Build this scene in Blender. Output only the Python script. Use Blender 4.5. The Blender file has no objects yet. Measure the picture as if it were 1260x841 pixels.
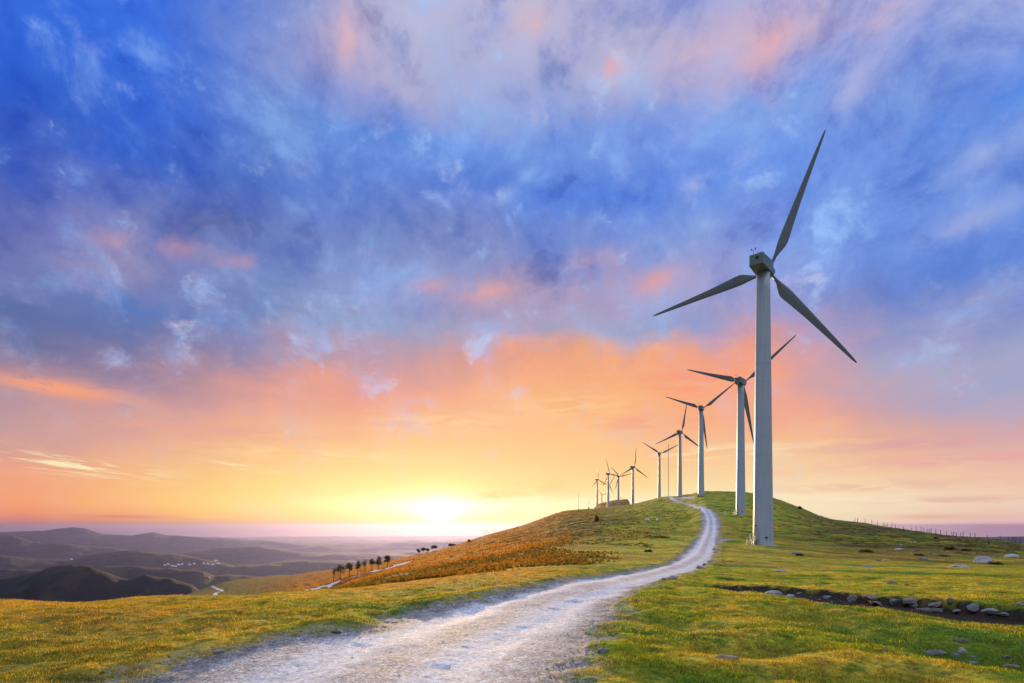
import bpy, bmesh, math, random
import numpy as np
from mathutils import Vector, Matrix
random.seed(7); RNG = np.random.default_rng(7)
F = 700.0; CX = 630.0; HY = 648.0          # photograph geometry: focal length, centre column, horizon row (1260 px wide)
C = bpy.context.scene.collection
sc = bpy.context.scene
SUN_AZ = math.atan((545-CX)/F); SUN_EL = math.radians(5.0)

# ------------------------------------------------------------------ noise
def _h(ix, iy, s):
    n = (ix.astype(np.int64)*374761393 + iy.astype(np.int64)*668265263 + s*1442695041) & 0xffffffff
    n = ((n ^ (n >> 13))*1274126177) & 0xffffffff
    return ((n ^ (n >> 15)) & 0xffffff)/float(0xffffff)
def vnoise(x, y, s=0):
    ix = np.floor(x); iy = np.floor(y); fx = x-ix; fy = y-iy
    fx = fx*fx*fx*(fx*(fx*6-15)+10); fy = fy*fy*fy*(fy*(fy*6-15)+10)
    a = _h(ix, iy, s); b = _h(ix+1, iy, s); c = _h(ix, iy+1, s); d = _h(ix+1, iy+1, s)
    return (a+(b-a)*fx)*(1-fy)+(c+(d-c)*fx)*fy
def fbm(x, y, s=0, o=4, g=.5):
    t = 0; a = 1; n = 0; x = np.asarray(x, float); y = np.asarray(y, float)
    for k in range(o):
        t = t+a*vnoise(x+k*17.3, y-k*9.1, s+k); n += a; a *= g
        x, y = 1.9*x*.96-1.9*y*.28, 1.9*x*.28+1.9*y*.96
    return t/n          # 0..1
def sunglow_tint(X, Y):
    px = CX+F*X/np.maximum(Y, 1.)
    q = sstep(770, 610, px)*sstep(300, 470, px)*sstep(11, 22, Y)  # warm turf tint: the low sun's glow is put into the colour
    return np.clip(q*(.75+.5*fbm(X*.2, Y*.2, 15, 3))+.65*sstep(7, 11, Y)*sstep(560, 100, px)*(Y < 40), 0, 1)*(Y > 0)
def russet_glow(X, Y):
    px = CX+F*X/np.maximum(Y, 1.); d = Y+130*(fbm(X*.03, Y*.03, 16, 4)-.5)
    q = sstep(790, 610, px+110*(fbm(X*.015, Y*.015, 17, 4)-.5))*sstep(260, 430, px)*sstep(25, 150, d)  # sun flare over the left hill, painted in as a russet tint
    return np.clip(np.maximum(q, sstep(680, 800, Y)*(px > 725)*(px < 785)), 0, 1)*(Y > 0)  # the far knoll is red of itself
def sstep(a, b, x):
    t = np.clip((x-a)/(b-a), 0, 1); return t*t*(3-2*t)

# ------------------------------------------------------------------ terrain profile
def pchip(xk, yk, x):
    xk = np.asarray(xk, float); yk = np.asarray(yk, float)
    h = np.diff(xk); d = np.diff(yk)/h; m = np.zeros_like(yk)
    for i in range(1, len(yk)-1):
        if d[i-1]*d[i] > 0:
            w1 = 2*h[i]+h[i-1]; w2 = h[i]+2*h[i-1]
            m[i] = (w1+w2)/(w1/d[i-1]+w2/d[i])
    m[0] = d[0]; m[-1] = d[-1]
    i = np.clip(np.searchsorted(xk, x)-1, 0, len(xk)-2)
    t = np.clip((x-xk[i])/h[i], 0, 1)
    return ((1+2*t)*(1-t)**2)*yk[i]+t*(1-t)**2*h[i]*m[i]+t*t*(3-2*t)*yk[i+1]+t*t*(t-1)*h[i]*m[i+1]
FLOOR = -700.0
# per column of sight: (distance, row) where the ground is seen; after the crest the ground falls away
PROF = {
 -500: ([(5.8,841),(8,790),(10,777)], .14), -150: ([(5.8,841),(8,788),(10.5,764)], .14),
 0: ([(5.8,841),(8,788),(11,757)], .14), 100: ([(5.8,841),(8,788),(11,755),(12.5,750)], .14),
 200: ([(5.8,841),(8,788),(11,753),(14,742)], .13),
 300: ([(5.8,841),(8,788),(11,750),(14.5,735),(40,740),(100,738),(200,734),(400,727),(700,717),(900,713)], .25),
 350: ([(5.8,841),(8,788),(11,750),(15,732),(40,733),(100,731),(200,727),(350,720),(600,711),(800,708)], .25),
 400: ([(5.8,841),(8,788),(11,750),(15,731),(40,727.5),(100,726.3),(165,725.5),(205,719),(260,716),(400,709),(620,702)], .25),
 440: ([(5.8,841),(8,789),(11,752),(15,731),(40,722),(90,717),(140,714),(170,712.5),(212,706),(300,702.5),(560,696.5)], .25),
 480: ([(5.8,841),(8,789),(11,754),(15,731),(20,722),(40,714),(70,708),(110,705.5),(160,702.5),(190,701),(236,695.5),(300,693),(500,689)], .28),
 520: ([(5.8,841),(8,789),(11,754),(15,727),(20,718),(28,712),(40,708),(70,702),(110,697),(160,692),(230,688),(320,685),(480,681.5)], .28),
 560: ([(5.8,841),(8,788),(11,751),(15,724),(20,714),(28,708),(40,702),(70,695),(110,689),(160,683),(230,677.5),(320,673.5),(440,671)], .28),
 600: ([(5.8,841),(8,788),(11,750),(15,723),(20,711),(28,704),(40,697),(70,688),(110,680),(160,673.5),(230,666),(320,661),(450,658.5)], .28),
 640: ([(5.8,841),(8,788),(11,750),(15,722.7),(20,709),(28,701),(40,693),(70,682),(110,672.5),(160,665),(230,657),(320,651.5),(450,648)], .28),
 700: ([(5.8,841),(8,788),(11,750),(15,722),(20,707),(28,698),(40,689),(70,674.5),(110,662.5),(160,653),(230,642.5),(320,635),(540,628.5)], .2),
 740: ([(5.8,841),(8,788),(11,750),(15,722.5),(20,709),(28,699),(40,689.5),(70,674.5),(110,660.5),(160,649),(230,638.5),(320,631.5),(560,626),(760,625.5),(960,619.5)], .3),
 772: ([(5.8,841),(8,788),(11,750),(15,723),(20,709.5),(28,700),(40,690),(70,674.5),(110,659.5),(160,647.5),(230,636),(320,628.5),(560,622),(760,624),(1000,615)], .4),
 790: ([(5.8,841),(8,788),(11,750),(15,723),(20,709.5),(28,700),(40,690),(70,674.5),(110,659.5),(160,647),(230,635),(320,626),(540,618.3),(640,620)], .4),
 822: ([(5.8,841),(8,788),(11,750),(15,724),(20,710),(28,699.5),(40,690),(70,675),(110,660),(160,647),(230,633),(320,621),(500,611.5),(560,611.8)], .3),
 845: ([(5.8,841),(8,788),(11,750),(15,724),(20,710),(28,700),(40,690.5),(70,675.5),(110,660),(160,646),(230,631),(320,616),(420,609.5)], .15),
 870: ([(5.8,841),(8,788),(11,750),(15,724),(20,711),(28,701),(40,691.5),(70,676.5),(110,660),(150,647),(191,634.5),(240,621.5),(297,611.2),(370,605.5)], .1),
 913: ([(5.8,841),(8,788),(11,750),(15,725),(20,713),(28,702),(40,693),(70,677.5),(91,671),(130,655.5),(191,634),(240,620),(297,610),(360,606.2)], .1),
 940: ([(5.8,841),(8,788),(11,750),(15,725),(20,713.5),(28,703),(40,694),(70,678.5),(91,671.6),(130,657),(191,637),(240,622),(290,613),(330,610.5)], .1),
 980: ([(5.8,841),(8,788),(11,750),(15,725.5),(20,713.5),(28,703.5),(40,695),(70,680),(91,673),(130,659.5),(191,642),(250,629),(310,624)], .12),
 1020: ([(5.8,841),(8,788),(11,750),(15,726),(20,714),(28,704),(40,696),(70,682),(91,675),(130,662.5),(191,647.5),(240,640.5),(270,639)], .12),
 1060: ([(5.8,841),(8,788),(11,750),(15,726),(20,714),(28,704),(40,697),(70,684),(91,677),(130,664.5),(190,650),(230,645.2)], .12),
 1120: ([(5.8,841),(8,788),(11,750),(15,726),(20,714),(28,705),(40,698),(70,686),(91,679),(130,667),(165,658),(200,653.6)], .12),
 1180: ([(5.8,841),(8,788),(11,750),(15,726),(20,714),(28,705),(40,699),(70,688),(91,681),(130,669),(170,661.8)], .12),
 1260: ([(5.8,841),(8,788),(11,750),(15,726),(20,714),(28,706),(40,700.5),(70,690),(91,684),(120,675),(145,670.5)], .12),
 1420: ([(5.8,841),(8,788),(11,750),(15,727),(20,717),(28,709),(40,705),(70,700),(115,692)], .12),
 1760: ([(5.8,841),(8,789),(11,753),(15,732),(20,724),(28,720),(40,719),(90,716)], .12),
}
LG = np.linspace(math.log(2.0), math.log(9000.0), 1400)
def _col(kn, slope):
    d = [2.0, 4.0]+[a for a, b in kn]; z = [-1.6, -1.6]+[(HY-b)*a/F for a, b in kn]
    D = np.exp(LG); zz = pchip(np.log(d), z, LG)
    e = D > d[-1]
    sl0 = (z[-1]-z[-2])/(d[-1]-d[-2])
    t = D-d[-1]; L = max(d[-1]*.35, 4.0)
    # bends over from the crest slope to the falling slope
    fall = z[-1]+sl0*L*(1-np.exp(-t/L))-slope*(t-L*(1-np.exp(-t/L)))
    zz = np.where(e, fall, zz)
    return zz
UK = np.array([(p-CX)/F for p in PROF]); ZK = np.array([_col(*v) for v in PROF.values()])
_us = np.linspace(UK[0], UK[-1], 900)
TAB = np.zeros((900, len(LG)))
for j in range(len(LG)):
    TAB[:, j] = pchip(UK, ZK[:, j], _us)
def table(u, d):
    fu = np.clip((u-_us[0])/(_us[-1]-_us[0])*899, 0, 898.999); iu = fu.astype(int); fu = fu-iu
    l = np.clip((np.log(np.maximum(d, 2.0))-LG[0])/(LG[-1]-LG[0])*(len(LG)-1), 0, len(LG)-1.001); il = l.astype(int); fl = l-il
    return (TAB[iu, il]*(1-fl)+TAB[iu, il+1]*fl)*(1-fu)+(TAB[iu+1, il]*(1-fl)+TAB[iu+1, il+1]*fl)*fu
# far ridges: distance, width in ln d, crest rows
RIDGES = [
 (2000, .22, [(-600,735),(-200,728),(-60,720),(0,713),(39,707),(66,697),(89,694.5),(113,698),(145,710),(160,713),(179,708),(210,712),(236,720),(262,738),(320,760),(2000,800)]),
 (4600, .16, [(-600,690),(-100,697),(0,701),(34,701),(80,704),(113,700),(131,697.6),(158,696),(184,698.5),(210,699.5),(250,703.5),(263,709),(282,707),(320,710),(380,712),(500,706),(700,700),(2000,700)]),
 (4200, .06, [(-600,760),(540,740),(575,667),(600,660.2),(616,659.5),(640,664),(700,740),(2000,760)]),
 (7800, .14, [(-600,690),(0,683),(53,688),(89,690),(110,684),(126,680),(158,677.5),(197,680),(229,683),(250,688),(289,696),(330,694),(380,690),(450,692),(600,690),(1100,684),(2000,680)]),
 (12000, .12, [(-600,668),(0,661),(16,659.4),(40,667),(79,669),(145,676),(200,683),(236,679),(276,673.5),(320,672),(365,679),(400,683),(450,681),(520,684),(700,680),(1100,672),(1300,670),(2000,668)]),
 (18500, .12, [(-600,660),(-100,656),(0,654),(53,654),(71,650.5),(89,648.6),(105,651),(126,657),(163,659),(189,655.5),(205,658.5),(263,662),(320,666),(400,671),(500,668),(650,664),(900,662),(1100,662),(1300,660),(2000,660)]),
]
def near_noise(X, Y, d):
    if X.size > 3000 and d.min() > 400: return (fbm(X*.11, Y*.11, 5, 4)-.5)*1.0+(fbm(X*.30, Y*.30, 6, 3)-.5)*.8
    n = (fbm(X*.55, Y*.55, 3, 4)-.5)*.15*sstep(4, 9, d)*(1-sstep(60, 200, d))
    n += (fbm(X*2.4, Y*2.4, 9, 3)-.5)*.085*sstep(3, 6, d)*(1-sstep(20, 45, d))
    n += (fbm(X*.11, Y*.11, 5, 5)-.5)*1.0*sstep(50, 160, d)
    n += (fbm(X*.30, Y*.30, 6, 4)-.5)*.8*sstep(90, 200, d)
    return n
def base_h(X, Y):
    X = np.asarray(X, float); Y = np.asarray(Y, float)
    r = np.hypot(X, Y); phi = np.arctan2(X, Y)
    pl, pr = math.atan(UK[0]), math.atan(UK[-1])
    inside = (phi > pl) & (phi < pr)
    u = np.where(inside, np.tan(np.where(inside, phi, 0)), 0); d = np.where(inside, Y, 0)
    z = np.where(inside, table(u, np.where(inside, d, 10)), 0)
    zl = table(np.full_like(r, UK[0]), r*math.cos(pl)); zr = table(np.full_like(r, UK[-1]), r*math.cos(pr))
    ang = np.mod(phi-pr, 2*math.pi)/(2*math.pi-(pr-pl))     # 0 at the right edge .. 1 at the left edge, round the back
    z = np.where(inside, z, zr+(zl-zr)*sstep(.15, .85, ang))
    dd = np.where(inside, d, r*.6)
    z = z+near_noise(X, Y, np.maximum(dd, 1e-3))
    # valley floor and far ridges
    m = r > 650
    if m.all(): return np.maximum(z, far_h(X, Y, r, np.where(inside, CX+F*u, 1500.0), dd))
    if m.any():
        zm = z.copy(); zm[m] = np.maximum(z[m], far_h(X[m], Y[m], r[m], np.where(inside, CX+F*u, 1500.0)[m], dd[m])); return zm
    return z
def far_h(X, Y, r, px, dd):
    far = FLOOR+(fbm(X/1500., Y/1500., 21, 5)-.5)*120
    for k, (dk, w, cr) in enumerate(RIDGES):
        a = np.array(cr, float); row = np.interp(px, a[:, 0], a[:, 1])+(fbm(px/26., r*0+k*7.7, 40+k, 4)-.5)*2.4
        dkk = dk*(1+.08*(fbm(px/60., r*0+k*3.3, 60+k, 3)-.5))
        zc = (HY-row)*dkk/F
        s = np.exp(-(np.log(np.maximum(dd, 1.)/dkk)/w)**2)
        rough = (fbm(X/(dk*.06), Y/(dk*.06), 80+k, 5)-.5)*dk*.030*s*(1-s**3)
        zz = far+(zc-far)*s+rough
        far = np.where(zc > far, np.maximum(far, zz), far)
    return far
def ray(px, y, dmin=4.0, dmax=3000.0, hf=None):
    """where the line of sight through a point of the photograph meets the ground"""
    hf = hf or base_h
    u = (px-CX)/F; s = (HY-y)/F
    D = np.exp(np.linspace(math.log(dmin), math.log(dmax), 2600))
    g = hf(u*D, D)-s*D
    i = np.argmax(g > 0)
    if g[i] <= 0: i = int(np.argmax(g))
    if i > 0:
        t = g[i-1]/(g[i-1]-g[i]) if g[i] != g[i-1] else 0
        d = D[i-1]+(D[i]-D[i-1])*np.clip(t, 0, 1)
    else: d = D[0]
    return u*d, d
def smooth_line(pts, n=6):
    P = np.array(pts, float); out = []
    for i in range(len(P)-1):
        p0 = P[max(i-1, 0)]; p1 = P[i]; p2 = P[i+1]; p3 = P[min(i+2, len(P)-1)]
        for k in range(n):
            t = k/n; out.append(.5*((2*p1)+(-p0+p2)*t+(2*p0-5*p1+4*p2-p3)*t*t+(-p0+3*p1-3*p2+p3)*t**3))
    out.append(P[-1]); return np.array(out)
def simple_h(X, Y):
    X = np.asarray(X, float); Y = np.asarray(Y, float); return table(X/np.maximum(Y, .01), Y)
LEFT = [(140,841),(192,824),(252,804),(328,789),(373,779),(452,768),(500,756),(530,748),(570,739.5),(610,731.5),(651,723),(680,716.5),(709,710.5),(746,707),(783,701.2),(805,697),(823,691.7),(843.5,677),(855,665),(861,657),(865,643),(862,629),(852,624),(843.5,621),(832,618.3),(824,614.5),(820.6,611.7)]
RIGHT = [(706,841),(723,806),(735,788),(746,772),(756,760),(763,749),(769,737),(778,729),(790,723),(805,717.5),(818,713),(835,709),(852,704),(866,698),(875,691.7),(880,683),(882,674.5),(884,662),(885.5,646),(884,636),(881,631),(875,627.3),(866.5,624.2),(852,621),(838,618),(831,614.8),(828,612)]
LW = smooth_line([ray(*p, hf=simple_h) for p in LEFT], 5); RW = smooth_line([ray(*p, hf=simple_h) for p in RIGHT], 5)
def back(P):   # carry the road on behind the camera
    d = P[0]-P[6]; d = d/np.linalg.norm(d)
    return np.array([P[0]+d*k for k in (28, 20, 13, 8, 5, 3, 1.2)])
LW = np.vstack([back(LW), LW]); RW = np.vstack([back(RW), RW])
n_r = min(len(LW), len(RW)); MID = (LW[:n_r]+RW[:n_r])/2
ROAD = np.vstack([LW, RW[::-1]])
def pt(*a): return [ray(p[0], p[1], hf=simple_h) for p in a]
def ptd(*a): return [ray(p[0], p[1], 120., 1600., simple_h) for p in a]
SPUR = np.array(pt((876,671),(882,663.5),(893,663.2),(905,664.6),(893,666.2),(884,668.5),(879,673)))
PAD = np.array(pt((836,613.5),(840,611.6),(852,611.6),(858,613.2),(850,614.4),(840,614.6)))
TRACK = smooth_line(ptd((372,733),(390,726),(407,719.6),(425,712.8),(440.6,708),(459,703.6),(473,699.8),(490,695.2),(503,691.5)), 4)
LANE = smooth_line([ray(a, b, 300., 1600., simple_h) for a, b in ((258,720.5),(263,722.5),(269,725.5),(273.5,727),(268,729.3),(264.5,731),(269,734),(272,736))], 3)

def sd_poly(X, Y, P):
    n = len(P); d2 = np.full(X.shape, 1e18); ins = np.zeros(X.shape, bool)
    for i in range(n):
        ax, ay = P[i]; bx, by = P[(i+1) % n]; ex, ey = bx-ax, by-ay; wx, wy = X-ax, Y-ay
        t = np.clip((wx*ex+wy*ey)/(ex*ex+ey*ey+1e-12), 0, 1)
        d2 = np.minimum(d2, (wx-ex*t)**2+(wy-ey*t)**2)
        c = ((ay <= Y) & (by > Y)) | ((by <= Y) & (ay > Y))
        with np.errstate(divide='ignore', invalid='ignore'):
            ins ^= c & (X < ax+(Y-ay)*ex/(ey if ey != 0 else 1e-12))
    return np.where(ins, -1, 1)*np.sqrt(d2)
def sd_line(X, Y, P):
    """distance to a polyline, side (signed) and length along it"""
    d2 = np.full(X.shape, 1e18); side = np.zeros(X.shape); S = np.zeros(X.shape); acc = 0.
    for i in range(len(P)-1):
        ax, ay = P[i]; ex, ey = P[i+1]-P[i]; L = math.hypot(ex, ey); wx, wy = X-ax, Y-ay
        t = np.clip((wx*ex+wy*ey)/(ex*ex+ey*ey+1e-12), 0, 1)
        q = (wx-ex*t)**2+(wy-ey*t)**2; m = q < d2
        d2 = np.where(m, q, d2); side = np.where(m, np.sign(ex*wy-ey*wx), side); S = np.where(m, acc+t*L, S); acc += L
    return np.sqrt(d2), side, S
def w(px, d): return ((px-CX)/F*d, d)
DITCH = smooth_line([w(835,17.6), w(880,16.3), w(915,15.7), w(950,15.3), w(1000,14.7), (pt((1050,735))[0]), pt((1100,738.5))[0], pt((1150,743))[0], pt((1205,747.5))[0], pt((1260,752))[0], pt((1400,762))[0]], 5)
GULLY = smooth_line([w(980,10.3), pt((1040,776))[0], pt((1100,786))[0], pt((1160,795))[0], pt((1220,803))[0], pt((1290,810))[0], pt((1420,822))[0]], 5)
HOLES = [((825,763),.75,.13),((770+130,797),.8,.12),((812,829),.8,.13),((865,772),.7,.08),((870,840),.6,.1),((1000,770),.9,.1),((950,795),.7,.07),((760+250,832),.8,.1),((1100,835),.7,.08)]
HW = [(pt(p)[0], r, a) for p, r, a in HOLES]
def masks(X, Y):
    """road (signed distance, metres, <0 inside), track, ditch coverage"""
    big = 1e3
    rd = np.full(X.shape, big); mid = np.full(X.shape, big); side = np.zeros(X.shape); S = np.zeros(X.shape)
    b = (Y > -35) & (Y < 620) & (X > -25) & (X < 190) & (X < Y*.42+9)
    if b.any():
        x, y = X[b], Y[b]
        rd[b] = np.minimum(sd_poly(x, y, ROAD), np.minimum(sd_poly(x, y, SPUR), sd_poly(x, y, PAD)))
        m, s, ss = sd_line(x, y, MID); mid[b] = m; side[b] = s; S[b] = ss
    tk = np.full(X.shape, big); b = (Y > 60) & (Y < 1400) & (X < 0) & (X > -900)
    if b.any():
        tk[b] = np.minimum(sd_line(X[b], Y[b], TRACK)[0]-3.2, sd_line(X[b], Y[b], LANE)[0]-1.2)
    di = np.full(X.shape, big); ds = np.zeros(X.shape); gu = np.full(X.shape, big); dS = np.zeros(X.shape)
    b = (Y > 3) & (Y < 24) & (X > 1) & (X < 30)
    if b.any():
        q = sd_line(X[b], Y[b], DITCH); di[b] = q[0]; ds[b] = q[1]; dS[b] = q[2]; gu[b] = sd_line(X[b], Y[b], GULLY)[0]
    return rd, mid, side, S, tk, di, ds, dS, gu
def full_h(X, Y, want=False):
    X = np.asarray(X, float); Y = np.asarray(Y, float)
    z = base_h(X, Y)
    rd, mid, side, S, tk, di, ds, dS, gu = masks(X, Y)
    if X.size > 3000 and np.hypot(X, Y).min() > 1500:
        o = np.zeros_like(z); return (z, rd, o, tk, o, o, o, mid, S) if want else z
    r = np.hypot(X, Y); nr = 1-sstep(60, 160, r)
    edge = (fbm(X*1.6, Y*1.6, 31, 4)-.5)*(.55+.012*r)+(fbm(X*6, Y*6, 32, 3)-.5)*.16
    rdn = rd+edge
    inr = sstep(.25, -.35, rdn)
    # two worn wheel tracks, a low crown and a rough shoulder
    mm = mid*side
    rut = np.exp(-((mid-.85)/.30)**2)
    zr = -.05*inr-.03*rut*inr*nr+(fbm(X*1.1, Y*1.1, 33, 4)-.5)*.022*inr+(fbm(X*9, Y*9, 34, 3)-.5)*.007*inr*(1-sstep(10, 30, r))
    noise_cancel = -near_noise(X, Y, np.maximum(Y, .1))*inr*.75
    z = z+noise_cancel+zr+.05*np.exp(-((rdn-.45)/.3)**2)*nr*sstep(0, .3, rdn)
    ti = sstep(.6, -.3, tk+(fbm(X*.4, Y*.4, 35, 3)-.5)*1.2*(tk < 50)); z = z-.12*ti
    # eroded ditch: steep bank on the far side, flat stony bed
    wv = .50+.75*sstep(0, 9, dS)+.20*(fbm(dS*.8, dS*0+2, 36, 3)-.5)*2
    wv = wv*sstep(0, 2.5, dS)
    dn = di+(fbm(X*2.2, Y*2.2, 37, 4)-.5)*.36
    far_side = ds > 0
    cut = np.where(far_side, sstep(wv*.5+.10, wv*.5-.06, dn), sstep(wv*.5+.25, wv*.5-.15, dn))
    low = np.where(far_side, cut, np.maximum(.25*cut, .0)+.75*sstep(wv*.5+2.6, wv*.2, di))
    z = z-low*(.13+.13*sstep(1, 8, dS))*sstep(0, 1.5, dS)
    cut = np.maximum(cut, np.where(far_side, sstep(wv*.5+.15+.16*(fbm(X*5, Y*5, 73, 3)-.5), wv*.5+.03, dn), 0))*sstep(.08, .3, wv)
    gy = np.exp(-(gu/.80)**2)*sstep(-1.5, 2.0, X-GULLY[0][0]); z = z-.26*gy+.03*np.exp(-((gu-1.5)/.5)**2)
    for (hx, hy), hr, ha in HW:
        z = z-.65*ha*np.exp(-(((X-hx)/hr)**2+((Y-hy)/(hr*.55))**2))
    if want: return z, rdn, inr, tk, ti, cut, gy, mid*side, S
    return z
def ground_at(px, y, dmin=4.0, dmax=3000.0):
    x, d = ray(px, y, dmin, dmax, hf=full_h)
    return x, d, float(full_h(np.array([x]), np.array([d]))[0])
def gz(x, y): return float(full_h(np.array([x]), np.array([y]))[0])

# ------------------------------------------------------------------ materials
def new_mat(name):
    m = bpy.data.materials.new(name); m.use_nodes = True; m.node_tree.nodes.clear(); return m, m.node_tree.nodes, m.node_tree.links
def nd(N, t, **kw):
    n = N.new(t)
    for k, v in kw.items():
        if k in ('operation', 'blend_type', 'data_type', 'noise_dimensions', 'attribute_name', 'clamp', 'interpolation_type', 'sky_type', 'sun_disc', 'sun_elevation', 'sun_rotation', 'feature', 'distance', 'vector_type', 'noise_type'): setattr(n, k, v)
    return n
class G:
    """small node helper"""
    def __init__(s, N, L): s.N, s.L = N, L
    def set(s, sock, v):
        if v is None: return
        if isinstance(v, bpy.types.NodeSocket): s.L.new(v, sock)
        else:
            if sock.type == 'RGBA' and not isinstance(v, (int, float)) and len(v) == 3: v = (*v, 1)
            sock.default_value = v
    def math(s, op, a, b=None, c=None, clamp=False):
        n = s.N.new('ShaderNodeMath'); n.operation = op; n.use_clamp = clamp
        for i, v in enumerate((a, b, c)): s.set(n.inputs[i], v)
        return n.outputs[0]
    def vm(s, op, a, b=None, scale=None):
        n = s.N.new('ShaderNodeVectorMath'); n.operation = op; s.set(n.inputs[0], a)
        if b is not None: s.set(n.inputs[1], b)
        if scale is not None: s.set(n.inputs['Scale'], scale)
        return n.outputs['Value'] if op in ('LENGTH', 'DOT_PRODUCT') else n.outputs['Vector']
    def mix(s, f, a, b, mode='MIX'):
        n = s.N.new('ShaderNodeMix'); n.data_type = 'RGBA'; n.blend_type = mode; n.clamp_factor = True
        s.set(n.inputs[0], f); s.set(n.inputs[6], a); s.set(n.inputs[7], b); return n.outputs[2]
    def map(s, v, a, b, c=0., d=1., smooth=False):
        n = s.N.new('ShaderNodeMapRange'); n.interpolation_type = 'SMOOTHSTEP' if smooth else 'LINEAR'
        s.set(n.inputs[0], v)
        for i, q in enumerate((a, b, c, d)): n.inputs[i+1].default_value = q
        return n.outputs[0]
    def noise(s, vec, scale, detail=4, rough=.5, dist=0., col=False):
        n = s.N.new('ShaderNodeTexNoise'); n.inputs['Scale'].default_value = scale; n.inputs['Detail'].default_value = detail
        n.inputs['Roughness'].default_value = rough; n.inputs['Distortion'].default_value = dist
        if vec is not None: s.L.new(vec, n.inputs['Vector'])
        return n.outputs['Color' if col else 'Fac']
    def voro(s, vec, scale, out='Distance', rnd=1.):
        n = s.N.new('ShaderNodeTexVoronoi'); n.inputs['Scale'].default_value = scale; n.inputs['Randomness'].default_value = rnd
        s.L.new(vec, n.inputs['Vector']); return n.outputs[out]
    def attr(s, name):
        n = s.N.new('ShaderNodeAttribute'); n.attribute_name = name; return n.outputs['Fac']
    def bump(s, h, strength, dist, normal=None):
        n = s.N.new('ShaderNodeBump'); n.inputs['Strength'].default_value = strength; n.inputs['Distance'].default_value = dist
        s.L.new(h, n.inputs['Height'])
        if normal is not None: s.L.new(normal, n.inputs['Normal'])
        return n.outputs['Normal']
    def pbsdf(s, col, rough=.8, spec=.3, normal=None, metal=0.):
        n = s.N.new('ShaderNodeBsdfPrincipled'); s.set(n.inputs['Base Color'], col); s.set(n.inputs['Roughness'], rough)
        s.set(n.inputs['Specular IOR Level'], spec); s.set(n.inputs['Metallic'], metal)
        if normal is not None: s.L.new(normal, n.inputs['Normal'])
        return n.outputs[0]
    def out(s, surf=None, vol=None):
        o = s.N.new('ShaderNodeOutputMaterial')
        if surf is not None: s.L.new(surf, o.inputs['Surface'])
        if vol is not None: s.L.new(vol, o.inputs['Volume'])
def pos_of(g):
    n = g.N.new('ShaderNodeNewGeometry'); return n.outputs['Position']
GREEN = (.055, .130, .008); OLIVE = (.185, .225, .010); STRAW = (.400, .290, .028); RUST = (.210, .090, .022); DARKG = (.028, .050, .010)
def turf_colour(g, P):
    """patches of green, olive, straw and rust turf; used by the ground and by the blades growing on it"""
    sq = g.vm('MULTIPLY', P, (1., 1., .0))
    a = g.noise(sq, .45, 5, .6, .6); b = g.noise(g.vm('ADD', sq, (31., 7., 0.)), .16, 4, .55, .8); c = g.noise(g.vm('ADD', sq, (5., 91., 0.)), 1.7, 4, .6, .3)
    e = g.noise(g.vm('ADD', sq, (55., 1., 0.)), .035, 4, .6, .5)
    col = g.mix(g.map(a, .40, .62, smooth=True), OLIVE, STRAW)
    col = g.mix(g.map(b, .49, .63, smooth=True), col, GREEN)
    col = g.mix(g.math('MULTIPLY', g.attr('sunglow'), g.map(a, .25, .6, .45, .95)), col, (.44, .20, .024))  # sun glow on the meadow, mixed into the turf colour
    col = g.mix(g.math('MULTIPLY', g.map(c, .55, .72, smooth=True), .6), col, RUST)
    col = g.mix(g.math('MULTIPLY', g.map(c, .46, .33, smooth=True), .8), col, GREEN)
    col = g.mix(g.math('MULTIPLY', g.map(e, .50, .64, smooth=True), .5), col, RUST)
    f = g.noise(g.vm('ADD', sq, (5., 3., 0.)), 7., 4, .7); k = g.math('MULTIPLY', g.map(f, .30, .70, .55, 1.5), g.map(g.noise(g.vm('ADD', sq, (1., 8., 0.)), 2.1, 5, .7), .34, .64, .55, 1.3))
    cc = g.N.new('ShaderNodeCombineXYZ')
    for i in range(3): g.L.new(k, cc.inputs[i])
    return g.vm('MULTIPLY', col, cc.outputs[0])
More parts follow.
